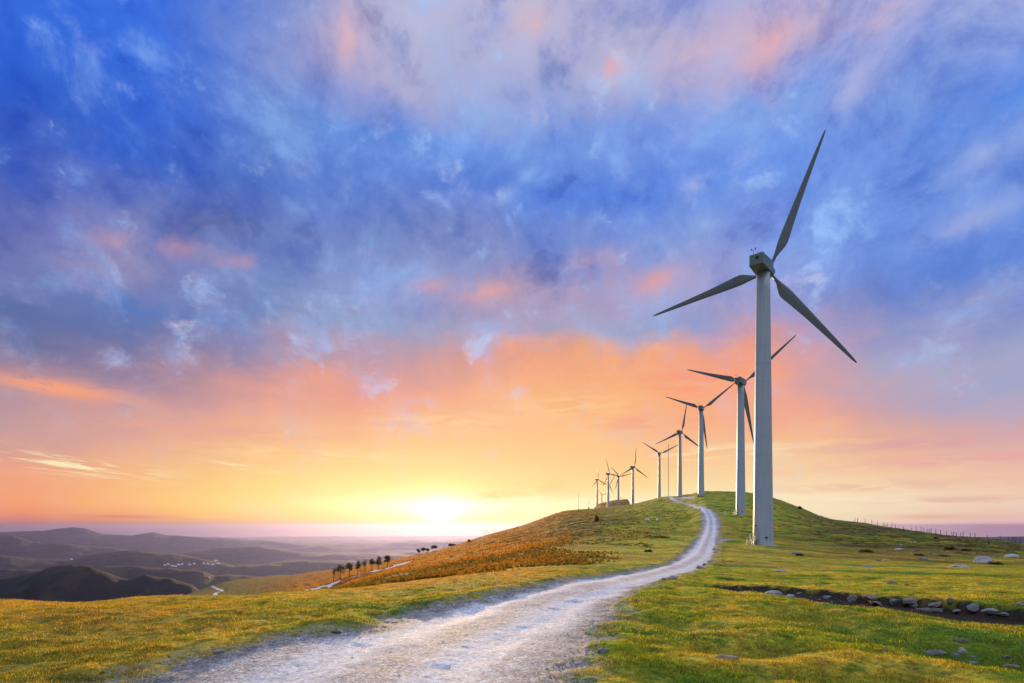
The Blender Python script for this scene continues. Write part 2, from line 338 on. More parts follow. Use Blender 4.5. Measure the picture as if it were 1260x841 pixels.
def mat_ground():
    m, N, L = new_mat('ground_turf'); g = G(N, L); P = pos_of(g)
    col = turf_colour(g, P)
    col = g.mix(g.map(g.noise(P, 14., 4, .7), .30, .48), DARKG, col)
    # moor: heather and short dry grass away from the road on the hillside
    moor = g.attr('moor')
    hp = g.noise(P, .07, 6, .65, .5); hcol = g.mix(g.map(hp, .44, .60, smooth=True), (.100, .095, .018), (.120, .075, .022))
    rus = g.attr('russet'); hcol = g.mix(g.math('MULTIPLY', rus, g.map(g.noise(P, .12, 6, .7, .4), .30, .55, .35, 1.)), hcol, (.250, .085, .016))  # orange sun glow painted into the moor colour
    hcol = g.mix(g.map(g.noise(P, .45, 5, .65), .50, .62, smooth=True), hcol, (.040, .030, .012))
    col = g.mix(g.math('MAXIMUM', g.attr('wild'), g.math('MULTIPLY', moor, g.map(g.noise(P, .05, 5, .6, 1.), .36, .52, smooth=True))), col, hcol)
    # woods, pasture and heath on the far hills
    farm = g.attr('far')
    fc = g.mix(g.map(g.noise(P, .0021, 8, .62, .6), .46, .56, smooth=True), (.007, .012, .012), (.020, .027, .017))
    fc = g.mix(g.map(g.noise(g.vm('ADD', P, (900., 0., 0.)), .006, 6, .6), .52, .62, smooth=True), fc, (.022, .020, .016))
    col = g.mix(farm, col, fc)
    soil = g.attr('soil'); sc_ = g.mix(g.noise(P, 5., 5, .7), (.012, .009, .007), (.050, .036, .026))
    col = g.mix(soil, col, sc_)
    grav = g.attr('gravel'); gc = g.mix(g.map(g.voro(P, 42.), .15, .6), (.42, .39, .38), (.16, .13, .11))
    sel = g.math('MULTIPLY', g.map(g.noise(P, 7., 5, .75), .42, .56), grav)
    col = g.mix(sel, col, gc)
    lush = g.attr('lush'); col = g.mix(g.math('MULTIPLY', lush, .8), col, (.035, .095, .010))
    h = g.math('ADD', g.math('MULTIPLY', g.noise(P, 22., 6, .75), .035), g.math('MULTIPLY', g.noise(P, 3., 5, .7), .10))
    nb = g.bump(h, .9, 1.0)
    h2 = g.math('MULTIPLY', g.noise(P, .35, 7, .72), 1.6); nb = g.bump(g.math('MULTIPLY', h2, g.math('ADD', moor, .08)), .8, 1.0, nb)
    h3 = g.math('MULTIPLY', g.noise(P, .004, 9, .65), 60.); nb = g.bump(g.math('MULTIPLY', h3, farm), .6, 1.0, nb)
    g.out(g.pbsdf(col, .95, .1, nb)); return m
def mat_road():
    m, N, L = new_mat('pale_gravel'); g = G(N, L); P = pos_of(g)
    wear = g.attr('wear'); edge = g.attr('gravel')
    al = g.vm('MULTIPLY', P, (1.0, .28, 1.))            # drawn out along the way the wheels run
    base = g.mix(g.noise(al, 3.2, 6, .7, .4), (.46, .47, .51), (.68, .69, .73))
    stone = g.voro(P, 40., 'Color'); sep = N.new('ShaderNodeSeparateColor'); L.new(stone, sep.inputs[0])
    st = g.mix(g.map(sep.outputs[0], .1, .9), (.13, .125, .13), (.66, .63, .64))
    big = g.voro(g.vm('ADD', P, (4., 4., 0.)), 17., 'Color'); sep2 = N.new('ShaderNodeSeparateColor'); L.new(big, sep2.inputs[0])
    st = g.mix(g.math('MULTIPLY', g.math('GREATER_THAN', sep2.outputs[0], .72), g.map(g.voro(g.vm('ADD', P, (4., 4., 0.)), 17.), .5, .3)), st, g.mix(sep2.outputs[1], (.20, .19, .19), (.72, .70, .70)))
    st = g.mix(g.map(g.voro(P, 40.), .35, .62, 0., .6), st, (.10, .09, .09))
    streak = g.noise(al, 1.3, 7, .72, .5)
    loose = g.math('ADD', g.math('MULTIPLY', g.math('SUBTRACT', 1., wear), 1.25), g.math('MULTIPLY', g.math('SUBTRACT', streak, .49), 2.4), clamp=True)
    speck = g.map(g.noise(P, 34., 4, .8), .47, .60)
    col = g.mix(g.math('MAXIMUM', g.math('MULTIPLY', loose, .9), g.math('MULTIPLY', speck, .42)), base, st)
    col = g.mix(g.math('MULTIPLY', g.map(g.noise(g.vm('ADD', al, (3., 8., 0.)), 1.1, 6, .7, 1.0), .58, .70, smooth=True), .40), col, (.26, .20, .17))
    col = g.mix(g.math('MULTIPLY', g.math('MULTIPLY', edge, g.map(g.noise(P, 5., 6, .8), .34, .58)), .9), col, (.12, .10, .09))
    crack = g.math('MULTIPLY', g.map(g.noise(g.vm('MULTIPLY', P, (.35, 2.6, 1.)), 1.4, 6, .7, .8), .64, .69, smooth=True), .8)
    col = g.mix(crack, col, (.14, .11, .09))
    gr = g.math('MULTIPLY', g.map(g.noise(P, 15., 4, .85), .38, .62, .58, 1.22), g.map(g.noise(P, 5.5, 5, .8), .36, .64, .72, 1.14))
    gv = N.new('ShaderNodeCombineXYZ')
    for i in range(3): L.new(gr, gv.inputs[i])
    col = g.vm('MULTIPLY', col, gv.outputs[0])
    h = g.math('ADD', g.math('MULTIPLY', g.voro(P, 40.), -.010), g.math('MULTIPLY', g.noise(P, 11., 7, .8), .030))
    nb = g.bump(h, .8, 1.0)
    g.out(g.pbsdf(col, .85, .25, nb)); return m
def mat_blade():
    m, N, L = new_mat('grass_blade'); g = G(N, L); P = pos_of(g)
    t = g.attr('tint'); col = turf_colour(g, P)
    col = g.mix(g.math('MULTIPLY', g.attr('lush'), .85), col, (.040, .125, .012))
    col = g.mix(g.map(t, .0, .30, .9, .0), col, (.035, .075, .008)); col = g.mix(g.map(t, .66, .95, .0, .9), col, (.52, .42, .08))
    d = N.new('ShaderNodeBsdfDiffuse'); g.set(d.inputs[0], col)
    tr = N.new('ShaderNodeBsdfTranslucent'); g.set(tr.inputs[0], g.mix(1., col, (1.55, 1.45, 1.0), 'MULTIPLY'))
    mx = N.new('ShaderNodeMixShader'); mx.inputs[0].default_value = .5; L.new(d.outputs[0], mx.inputs[1]); L.new(tr.outputs[0], mx.inputs[2])
    g.out(mx.outputs[0]); return m
def mat_leaf(name, a, b, trans=.35):
    m, N, L = new_mat(name); g = G(N, L); P = pos_of(g)
    col = g.mix(g.map(g.noise(P, 1.3, 4, .7), .35, .65), a, b)
    d = N.new('ShaderNodeBsdfDiffuse'); g.set(d.inputs[0], col); tr = N.new('ShaderNodeBsdfTranslucent'); g.set(tr.inputs[0], col)
    mx = N.new('ShaderNodeMixShader'); mx.inputs[0].default_value = trans; L.new(d.outputs[0], mx.inputs[1]); L.new(tr.outputs[0], mx.inputs[2])
    g.out(mx.outputs[0]); return m
def mat_sunglow():
    m, N, L = new_mat('sunglow_hill_grass'); g = G(N, L); P = pos_of(g)
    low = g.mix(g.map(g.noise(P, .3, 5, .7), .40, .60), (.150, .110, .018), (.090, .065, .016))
    hi = g.mix(g.map(g.noise(P, .11, 6, .7), .38, .62), (.58, .175, .014), (.56, .28, .03))  # orange tones carry the sun glow in the grass colour
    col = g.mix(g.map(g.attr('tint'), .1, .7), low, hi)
    d = N.new('ShaderNodeBsdfDiffuse'); g.set(d.inputs[0], col); tr = N.new('ShaderNodeBsdfTranslucent'); g.set(tr.inputs[0], col)
    mx = N.new('ShaderNodeMixShader'); mx.inputs[0].default_value = .55; L.new(d.outputs[0], mx.inputs[1]); L.new(tr.outputs[0], mx.inputs[2])
    g.out(mx.outputs[0]); return m
def mat_rock(name, a, b, c):
    m, N, L = new_mat(name); g = G(N, L); P = pos_of(g)
    col = g.mix(g.map(g.noise(P, 6., 7, .7, .4), .35, .65), a, b); col = g.mix(g.map(g.noise(P, 17., 5, .7), .58, .68), col, c)
    h = g.math('ADD', g.math('MULTIPLY', g.noise(P, 7., 8, .75), .16), g.math('MULTIPLY', g.voro(P, 7.), .07))
    g.out(g.pbsdf(col, .85, .3, g.bump(h, .9, 1.0))); return m
def mat_plain(name, col, rough=.6, spec=.4, var=.12, scale=2., metal=0., bump=.0):
    m, N, L = new_mat(name); g = G(N, L); P = pos_of(g)
    c = g.mix(g.noise(P, scale, 6, .65), tuple(x*(1-var) for x in col), tuple(min(1, x*(1+var)) for x in col))
    nb = g.bump(g.noise(P, scale*4, 5, .7), bump, .02) if bump else None
    g.out(g.pbsdf(c, rough, spec, nb, metal)); return m
def mat_tower():
    m, N, L = new_mat('tower_paint'); g = G(N, L); tc = N.new('ShaderNodeTexCoord'); O = tc.outputs['Object']
    # grey-white paint with faint vertical rain streaks and dull weld seams
    st = g.noise(g.vm('MULTIPLY', O, (3.0, 3.0, .10)), 1.2, 5, .7)
    c = g.mix(g.map(st, .40, .70), (.37, .44, .50), (.31, .375, .42))
    c = g.mix(g.math('MULTIPLY', g.map(g.noise(O, .35, 6, .7), .52, .72), .25), c, (.42, .41, .38))
    sx = N.new('ShaderNodeSeparateXYZ'); L.new(O, sx.inputs[0])
    seam = g.math('LESS_THAN', g.math('FRACT', g.math('DIVIDE', sx.outputs[2], 2.9)), .022)
    c = g.mix(g.math('MULTIPLY', seam, .28), c, (.16, .17, .18))
    g.out(g.pbsdf(c, .42, .4, None)); return m
M = dict(ground=mat_ground(), road=mat_road(), blade=mat_blade(), tower=mat_tower(),
  rock_pale=mat_rock('pale_rock', (.24, .235, .23), (.42, .41, .40), (.13, .125, .09)),
  rock_grey=mat_rock('grey_rock', (.13, .13, .125), (.27, .26, .25), (.09, .085, .055)),
  rock_brown=mat_rock('brown_rock', (.17, .13, .10), (.29, .23, .18), (.10, .085, .06)),
  leaf=mat_leaf('tree_leaves', (.050, .055, .012), (.110, .085, .020)),
  heather=mat_leaf('heather_twigs', (.045, .038, .014), (.120, .065, .024), .3),
  fern=mat_leaf('dead_fern', (.16, .06, .02), (.26, .11, .035), .3),
  sunglow=mat_sunglow(),
  bark=mat_plain('bark', (.085, .062, .045), .9, .1, .3, 6., bump=.6),
  wood=mat_plain('weathered_wood', (.13, .105, .08), .9, .15, .3, 8., bump=.6),
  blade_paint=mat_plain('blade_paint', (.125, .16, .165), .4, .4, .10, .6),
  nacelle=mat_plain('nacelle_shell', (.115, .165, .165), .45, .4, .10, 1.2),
  dark=mat_plain('dark_rubber', (.02, .022, .024), .6, .3, .2, 4.),
  steel=mat_plain('galvanised_steel', (.42, .42, .41), .45, .5, .15, 8., metal=.6),
  concrete=mat_plain('concrete', (.36, .35, .33), .9, .2, .18, 3., bump=.5),
  wall=mat_plain('white_wall', (.78, .78, .76), .7, .3, .08, .02), tile=mat_plain('pale_roof', (.66, .60, .57), .7, .3, .1, .02),
  wool=mat_plain('wool', (.74, .70, .62), .95, .1, .12, 9., bump=.8), face=mat_plain('sheep_face', (.30, .26, .22), .8, .2, .1, 9.))

# ------------------------------------------------------------------ mesh helpers
def tag(o, label=None, cat=None, group=None, kind=None):
    if label: o['label'] = label
    if cat: o['category'] = cat
    if group: o['group'] = group
    if kind: o['kind'] = kind
    return o
def link(name, me, mat=None, parent=None):
    o = bpy.data.objects.new(name, me); C.objects.link(o)
    if mat is not None and not me.materials: me.materials.append(mat)
    if parent: o.parent = parent
    return o
def np_mesh(name, V, faces, k, attrs=None, smooth=True):
    """mesh from an (n,3) array and an (m,k) index array"""
    me = bpy.data.meshes.new(name); V = np.asarray(V, np.float32); Fc = np.asarray(faces, np.int32)
    me.vertices.add(len(V)); me.vertices.foreach_set('co', V.ravel())
    me.loops.add(Fc.size); me.loops.foreach_set('vertex_index', Fc.ravel())
    me.polygons.add(len(Fc)); me.polygons.foreach_set('loop_start', np.arange(0, Fc.size, k, dtype=np.int32))
    if smooth: me.polygons.foreach_set('use_smooth', np.ones(len(Fc), bool))
    for n, a in (attrs or {}).items():
        at = me.attributes.new(n, 'FLOAT', 'POINT'); at.data.foreach_set('value', np.asarray(a, np.float32))
    me.update(calc_edges=True); me.validate(); return me
def bm_obj(name, bm, mat, parent=None, smooth=False):
    me = bpy.data.meshes.new(name); bmesh.ops.recalc_face_normals(bm, faces=bm.faces); bm.to_mesh(me); bm.free()
    if smooth:
        me.polygons.foreach_set('use_smooth', [True]*len(me.polygons))
    me.update(); return link(name, me, mat, parent)
def tube(bm, pts, rads, seg=8, caps=True):
    rings = []
    for i, p in enumerate(pts):
        p = Vector(p); a = Vector(pts[max(i-1, 0)]); b = Vector(pts[min(i+1, len(pts)-1)]); t = (b-a).normalized()
        n = t.orthogonal().normalized() if abs(t.z) < .9 else t.cross(Vector((0, 1, 0))).normalized(); q = t.cross(n)
        rings.append([bm.verts.new(p+(n*math.cos(2*math.pi*k/seg)+q*math.sin(2*math.pi*k/seg))*rads[i]) for k in range(seg)])
    for i in range(len(rings)-1):
        for k in range(seg): bm.faces.new((rings[i][k], rings[i][(k+1) % seg], rings[i+1][(k+1) % seg], rings[i+1][k]))
    if caps: bm.faces.new(rings[0][::-1]); bm.faces.new(rings[-1])
def box(bm, c, s, bevel=0., rot=None):
    r = bmesh.ops.create_cube(bm, size=1.); vs = r['verts']
    bmesh.ops.scale(bm, vec=s, verts=vs)
    if bevel:
        es = list({e for v in vs for e in v.link_edges}); rr = bmesh.ops.bevel(bm, geom=es, offset=bevel, segments=2, affect='EDGES'); vs = list({v for f in rr['faces'] for v in f.verts} | {v for v in vs if v.is_valid})
    if rot is not None: bmesh.ops.rotate(bm, cent=(0, 0, 0), matrix=rot, verts=vs)
    bmesh.ops.translate(bm, vec=c, verts=vs); return vs

# ------------------------------------------------------------------ the ground: one polar sheet, split into ground / road / track / hills
def build_ground():
    az = np.radians(np.concatenate([np.arange(-180, -60, 1.5), np.arange(-60, -44, .25), np.linspace(-44, 44, 1500), np.arange(44.25, 60, .25), np.arange(60, 180, 1.5)]))
    rr = np.concatenate([[.6, 1.2, 1.8, 2.4, 3.0, 3.5], np.exp(np.linspace(math.log(4.0), math.log(1500.), 1080)), np.exp(np.linspace(math.log(1510.), math.log(42000.), 310))])
    A, R_ = np.meshgrid(az, rr); n, k = A.shape
    X = (np.sin(A)*R_).ravel(); Y = (np.cos(A)*R_).ravel()
    # flat grid of rows x columns, evaluated in slices to keep memory low
    outs = []
    for s in range(0, len(X), 250000):
        outs.append(full_h(X[s:s+250000], Y[s:s+250000], True))
    Z, rdn, inr, tk, ti, cut, gy, mm, S = [np.concatenate([o[i] for o in outs]) for i in range(9)]
    r = np.hypot(X, Y)
    i = np.arange(n-1)[:, None]*k; j = np.arange(k)[None, :]; jn = (j+1) % k
    quads = np.stack([i+j, i+jn, i+k+jn, i+k+j], -1).reshape(-1, 4)[:, ::-1]
    # hole at the centre is closed with a fan of quads to the nearest ring (camera stands above it)
    px = CX+F*np.where(Y > 1, X/np.maximum(Y, 1), 9)
    hill = sstep(30, 110, r)*(Y > 0)
    moor = np.clip(hill*sstep(35, 190, np.abs(px-872)+60*(fbm(X*.05, Y*.05, 19, 3)-.5)), 0, 1)
    lefthill = sstep(22, 50, r)*sstep(720, 640, px)*(Y > 0); moor = np.clip(np.maximum(moor, lefthill), 0, 1)
    moor = np.maximum(moor, sstep(500, 900, r))
    far = sstep(1100, 2000, r); wild = sstep(540, 400, px)*sstep(70, 160, r)*(Y > 0)
    soil = np.clip(cut*1.5-.25, 0, 1); soil = np.maximum(soil, .0)
    soil = np.maximum(soil, .8*gy*(fbm(X*1.3, Y*1.3, 72, 4) > .62)*(gy > .25))
    gravel = sstep(.38+.005*r, -.05, rdn)
    lush = np.clip(np.maximum(gy*1.3, sum(a*3.2*np.exp(-(((X-hx)/hr)**2+((Y-hy)/(hr*.55))**2)) for (hx, hy), hr, a in HW)), 0, 1)
    wear = np.clip(np.exp(-((np.abs(mm)-.80)/.42)**2)+.25, 0, 1)*sstep(.0, -.5, rdn)
    shoulder = sstep(-.75, -.05, rdn)
    rd_q = inr[quads].mean(1) > .5; tk_q = (ti[quads].mean(1) > .5) & ~rd_q
    far_q = (r[quads].mean(1) > 1500)
    V = np.stack([X, Y, Z], 1)
    def part(name, mask, mat, attrs):
        q = quads[mask]; used, inv = np.unique(q.ravel(), return_inverse=True)
        me = np_mesh(name, V[used], inv.reshape(-1, 4), 4, {a: b[used] for a, b in attrs.items()})
        return link(name, me, mat)
    ga = dict(wild=wild, russet=russet_glow(X, Y), sunglow=sunglow_tint(X, Y), moor=moor, far=far, soil=soil, gravel=gravel, lush=lush)
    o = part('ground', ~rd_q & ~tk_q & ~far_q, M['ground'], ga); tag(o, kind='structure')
    o = part('hills', far_q, M['ground'], ga); tag(o, kind='structure')
    o = part('road', rd_q, M['road'], dict(wear=wear, gravel=shoulder)); tag(o, kind='structure')
    o = part('path', tk_q, M['road'], dict(wear=np.full_like(X, .7), gravel=X*0)); tag(o, kind='structure')
build_ground()

# ------------------------------------------------------------------ turf blades (stuff)
def build_grass():
    bands = [(4.6, 8.0, 125000, .034, .0050, 3), (8., 14., 150000, .038, .0070, 3), (14., 26., 150000, .042, .012, 2), (26., 60., 150000, .045, .019, 2), (60., 150., 110000, .075, .048, 2)]
    VV = []; FF = []; T = []; LU = []; DR = []; off = 0
    for r0, r1, n, hgt, wid, seg in bands:
        n = int(n*1.35)
        u = RNG.uniform(-1.02, 1.05, n); d = np.sqrt(RNG.uniform(r0*r0, r1*r1, n)); x = u*d; y = d
        z, rdn, inr, tk, ti, cut, gy, mm, S = full_h(x, y, True)
        edgep = RNG.uniform(0, 1, n)
        clump = fbm(x*3.2, y*3.2, 90, 3)
        keep = ((inr < .35) | ((edgep < .05) & (inr < .97) & (clump > .55))) & ((cut < .25) | (edgep < .03)) & (z > -6.5)
        keep &= (clump > .20+.16*edgep) & ((rdn > .25) | (clump > .52))
        x, y, z, gy, clump = x[keep], y[keep], z[keep], gy[keep], clump[keep]; n = len(x)
        lush = np.clip(np.maximum(gy*1.3, sum(a*3.2*np.exp(-(((x-hx)/hr)**2+((y-hy)/(hr*.55))**2)) for (hx, hy), hr, a in HW)), 0, 1)
        h = .72*hgt*RNG.uniform(.45, 1.4, n)*(.6+1.0*np.clip((clump-.3)*2, 0, 1)); tall = RNG.uniform(0, 1, n) > .985; h = np.where(tall, h*1.7, h)
        wd = wid*RNG.uniform(.6, 1.4, n)*np.where(tall, .6, 1)
        a = RNG.uniform(0, 2*np.pi, n); lean = RNG.uniform(.1, .9, n)*h; la = a+RNG.uniform(1, 2.1, n)
        ex, ey = np.cos(a)*wd/2, np.sin(a)*wd/2; lx, ly = np.cos(la)*lean, np.sin(la)*lean
        b = np.stack([x, y, z-.004], 1)
        p0 = b+np.stack([-ex, -ey, 0*h], 1); p1 = b+np.stack([ex, ey, 0*h], 1)
        tip = b+np.stack([lx, ly, h], 1)
        tint = RNG.uniform(0, 1, n)*(1. if r0 < 14 else .62)+(0. if r0 < 14 else .14)
        if seg == 3:
            m0 = b+np.stack([lx*.35-ex*.75, ly*.35-ey*.75, h*.6], 1); m1 = b+np.stack([lx*.35+ex*.75, ly*.35+ey*.75, h*.6], 1)
            V = np.stack([p0, p1, m1, m0, tip], 1).reshape(-1, 3); base = np.arange(n)*5+off
            f = np.concatenate([np.stack([base, base+1, base+2], 1), np.stack([base, base+2, base+3], 1), np.stack([base+3, base+2, base+4], 1)]); kk = 5
        else:
            V = np.stack([p0, p1, tip], 1).reshape(-1, 3); base = np.arange(n)*3+off; f = np.stack([base, base+1, base+2], 1); kk = 3
        VV.append(V); FF.append(f); T.append(np.repeat(tint, kk)); LU.append(np.repeat(lush, kk)); DR.append(np.repeat(sunglow_tint(x, y), kk)); off += len(V)
    me = np_mesh('grass', np.concatenate(VV), np.concatenate(FF), 3, dict(sunglow=np.concatenate(DR), tint=np.concatenate(T), lush=np.concatenate(LU)), smooth=False)
    o = link('grass', me, M['blade']); tag(o, 'short yellow-green and straw coloured turf covering the slopes', 'grass', kind='stuff')
build_grass()

def build_tussocks():
    n = 330000; px = RNG.uniform(270, 860, n); d = np.exp(RNG.uniform(math.log(26), math.log(620), n)); x = (px-CX)/F*d  # hillside tufts, coloured with the sun's orange glow
    z, rdn, inr, tk, ti, *_ = full_h(x, d, True); m = fbm(x*.05, d*.05, 155, 5, .6); m2 = fbm(x*.3, d*.3, 156, 4, .6); ru = russet_glow(x, d)
    k = (rdn > 2.5+.03*d) & (ti < .05) & (ru*.75+.12*(d > 60) > RNG.uniform(0, 1, n)*.9+.25*(m < .47)) & (m2+.2*RNG.uniform(-1, 1, n) > .46); x, d, z, ru, px = x[k], d[k], z[k], ru[k], px[k]; n = len(x)
    h = RNG.uniform(.05, .20, n)*(1+d/500); wd = h*RNG.uniform(.8, 1.8, n); a = RNG.uniform(-1.2, 1.2, n); ex, ey = np.cos(a)*wd/2, np.sin(a)*wd/2; l = RNG.uniform(-.6, .6, (2, n))*h
    V = np.stack([np.stack([x-ex, d-ey, z-.03], 1), np.stack([x+ex, d+ey, z-.03], 1), np.stack([x+ex*.5+l[0], d+ey*.5+l[1], z+h], 1), np.stack([x-ex*.6+l[0], d-ey*.6+l[1], z+h*.8], 1)], 1).reshape(-1, 3)
    tint = np.repeat(np.clip(ru*RNG.uniform(.2, 1.1, n), 0, 1), 4)
    o = link('sunglow_grass', np_mesh('sunglow_grass', V, np.arange(4*n).reshape(-1, 4), 4, dict(tint=tint), smooth=False), M['sunglow']); tag(o, 'hill grass on the left hillside, sun glow painted in rust and orange', 'dry grass', kind='stuff')
build_tussocks()
# loose gravel along the road (stuff): small faceted stones
def build_gravel():
    ico = [(0, 0, 1), (.9, 0, .1), (.2, .85, 0), (-.75, .5, .1), (-.7, -.55, 0), (.3, -.8, .15)]
    fc = [(0, 1, 2), (0, 2, 3), (0, 3, 4), (0, 4, 5), (0, 5, 1)]
    VV = []; FF = []; off = 0
    n = 60000; u = RNG.uniform(-1, .6, n); d = np.exp(RNG.uniform(math.log(5), math.log(30), n)); x = u*d; y = d
    z, rdn, inr, tk, ti, cut, gy, mm, S = full_h(x, y, True)
    p = np.exp(-((rdn+.12)/.26)**2)*.8+.012*(rdn < 0)+.5*(cut > .6)
    k = RNG.uniform(0, 1, n) < p; x, y, z, d = x[k], y[k], z[k], d[k]; n = len(x)
    s = np.abs(RNG.normal(0, 1, n))**1.5*.006+.004; s = np.minimum(s, .022)*(1+.015*d)
    a = RNG.uniform(0, 6.28, n); sq = RNG.uniform(.4, .9, n)
    I = np.array(ico, float); J = RNG.normal(0, .16, (n, 6, 3))
    P = I[None]+J; X = (P[:, :, 0]*np.cos(a)[:, None]-P[:, :, 1]*np.sin(a)[:, None])*s[:, None]; Y_ = (P[:, :, 0]*np.sin(a)[:, None]+P[:, :, 1]*np.cos(a)[:, None])*s[:, None]*.8; Z_ = (P[:, :, 2]*sq[:, None]-.1)*s[:, None]
    V = np.stack([x[:, None]+X, y[:, None]+Y_, z[:, None]+Z_], -1).reshape(-1, 3)
    b = np.arange(n)[:, None]*6; f = np.concatenate([b+np.array(t)[None] for t in fc])
    me = np_mesh('gravel', V, f, 3, smooth=False); o = link('gravel', me, M['rock_pale']); tag(o, 'loose pale gravel scattered along the road edges', 'gravel', kind='stuff')
build_gravel()

# low heather clumps on the hillside (stuff)
def leaf_cloud(cx, cy, cz, rx, ry, rz, n, size, dome=True):
    v = RNG.normal(0, 1, (n, 3)); v /= np.linalg.norm(v, axis=1)[:, None]; v *= RNG.uniform(.45, 1.05, n)[:, None]
    if dome: v[:, 2] = np.abs(v[:, 2])
    c = np.array([cx, cy, cz])+v*np.array([rx, ry, rz])
    a = RNG.normal(0, 1, (n, 3)); a /= np.linalg.norm(a, axis=1)[:, None]; b = np.cross(a, RNG.normal(0, 1, (n, 3))); b /= np.linalg.norm(b, axis=1)[:, None]
    s = size*RNG.uniform(.5, 1.4, n)[:, None]
    return np.stack([c-a*s, c+a*s*.6+b*s*.5, c+a*s*.4-b*s*.6], 1).reshape(-1, 3)
def build_heather():
    out = []; n = 9000
    px = RNG.uniform(430, 1255, n); d = np.exp(RNG.uniform(math.log(38), math.log(480), n)); u = (px-CX)/F; x = u*d; y = d
    z, rdn, inr, tk, ti, *_ = full_h(x, y, True)
    m = fbm(x*.035, y*.035, 55, 4); m2 = fbm(x*.22, y*.22, 56, 3)
    keep = (rdn > 4) & (ti < .1) & (m > .46) & (m2 > .45) & (d > 70) & (russet_glow(x, y) < RNG.uniform(.1, .9, n))
    for i in np.where(keep)[0]:
        s = RNG.uniform(.16, .5)*(1+d[i]/260)
        out.append(leaf_cloud(x[i], y[i], z[i]-.05, s*RNG.uniform(.7, 1.5), s, s*.45, 30, s*.18))
    V = np.concatenate(out); f = np.arange(len(V)).reshape(-1, 3)
    o = link('heather', np_mesh('heather', V, f, 3, smooth=False), M['heather']); tag(o, 'low dark heather clumps spread over the hillside', 'heather', kind='stuff')
build_heather()
def shrub(px, y, wpx, hpx, label, mat='heather', name='shrub', grp=None, dmax=3000.):
    x, d, z = ground_at(px, y, dmax=dmax); W = wpx*d/F; H = hpx*d/F; out = []
    for _ in range(7):
        ox = RNG.uniform(-.32, .32)*W; out.append(leaf_cloud(ox, RNG.uniform(-.15, .15)*W, -.03, W*.26, W*.22, H*RNG.uniform(.6, 1.), 160, max(H, .2)*.13))
    V = np.concatenate(out); o = link(name, np_mesh(name, V, np.arange(len(V)).reshape(-1, 3), 3, smooth=False), M[mat]); o.location = (x, d, z)
    tag(o, label, 'shrub', grp); return o
for a in [(1065,680,19,5,'low dark bush left of the boulders, on open turf below the fence'),(1168,676.5,14,4.5,'dark round bush beyond the big pale boulder, left of its twin'),(1188,678,12,3.5,'dark flat bush beyond the big pale boulder, right of its twin'),
          (1226,695,22,4.5,'dark low bush growing round the foot of the big pale boulder'),(1131,684,14,3.5,'dark bush beside the grey boulder in the mid slope'),(1160,685,16,3,'thin dark bush between the grey and the big pale boulder'),
          (983,684,13,4,'dark tuft below the pale stone to the right of the nearest turbine'),(798,679.5,10,4.5,'single round dark bush on green turf left of the road bend'),(984,626.5,5,4,'small bush on the skyline of the right hill'),
          (812,662,22,4,'long dark bush on the slope left of the climbing road'),(557,672,11,3.5,'long hazy bush on the far crest below the sun'),(578,666.8,5,3.2,'small hazy bush on the far crest right of the long one'),(1150,663,8,2.5,'small dark bush on the upper right slope below the fence')]:
    shrub(*a)
shrub(734.5, 642, 4.5, 8, 'russet dead fern clump standing on the brown hillside below the far turbines', 'fern', 'fern_clump')

# ------------------------------------------------------------------ rocks
def rock(px, y, wpx, hpx, tone, label, flat=False, grp=None, ang=.5):
    if px > 940 and y > 725: hpx *= .72; wpx *= .88
    x, d, z = ground_at(px, y); W = wpx*d/F; H = hpx*d/F
    bm = bmesh.new(); bmesh.ops.create_icosphere(bm, subdivisions=4, radius=1.)
    pl = [(Vector(RNG.normal(0, 1, 3)).normalized(), RNG.uniform(.50, .86)) for _ in range(9)]
    sx, sy = RNG.uniform(0, 50, 2)
    for v in bm.verts:
        p = v.co.copy()
        if p.z < 0:
            q_ = 1/max(.25, math.hypot(p.x, p.y)); p.x *= q_; p.y *= q_
        for nrm, dd in pl:
            k = p.dot(nrm)-dd
            if k > 0: p -= nrm*k*(.55+.45*ang)
        s = 1+.22*(float(vnoise(p.x*1.8+sx, p.y*1.8+p.z*1.3+sy))-.5)+.10*(float(vnoise(p.x*5+sx, p.y*5+p.z*4+sy))-.5)
        v.co = Vector((p.x*W*.58, p.y*W*RNG.uniform(.40, .41), (p.z*.80+.06)*H*1.15))*s
    o = bm_obj('rock', bm, M['rock_'+tone], smooth=True); o.data.shade_flat() if False else None
    o.location = (x, d+W*.2, z-.10*H); o.rotation_euler = (RNG.uniform(-.12, .12), RNG.uniform(-.15, .15), RNG.uniform(-.5, .5))
    tag(o, label, 'rock', grp); return o
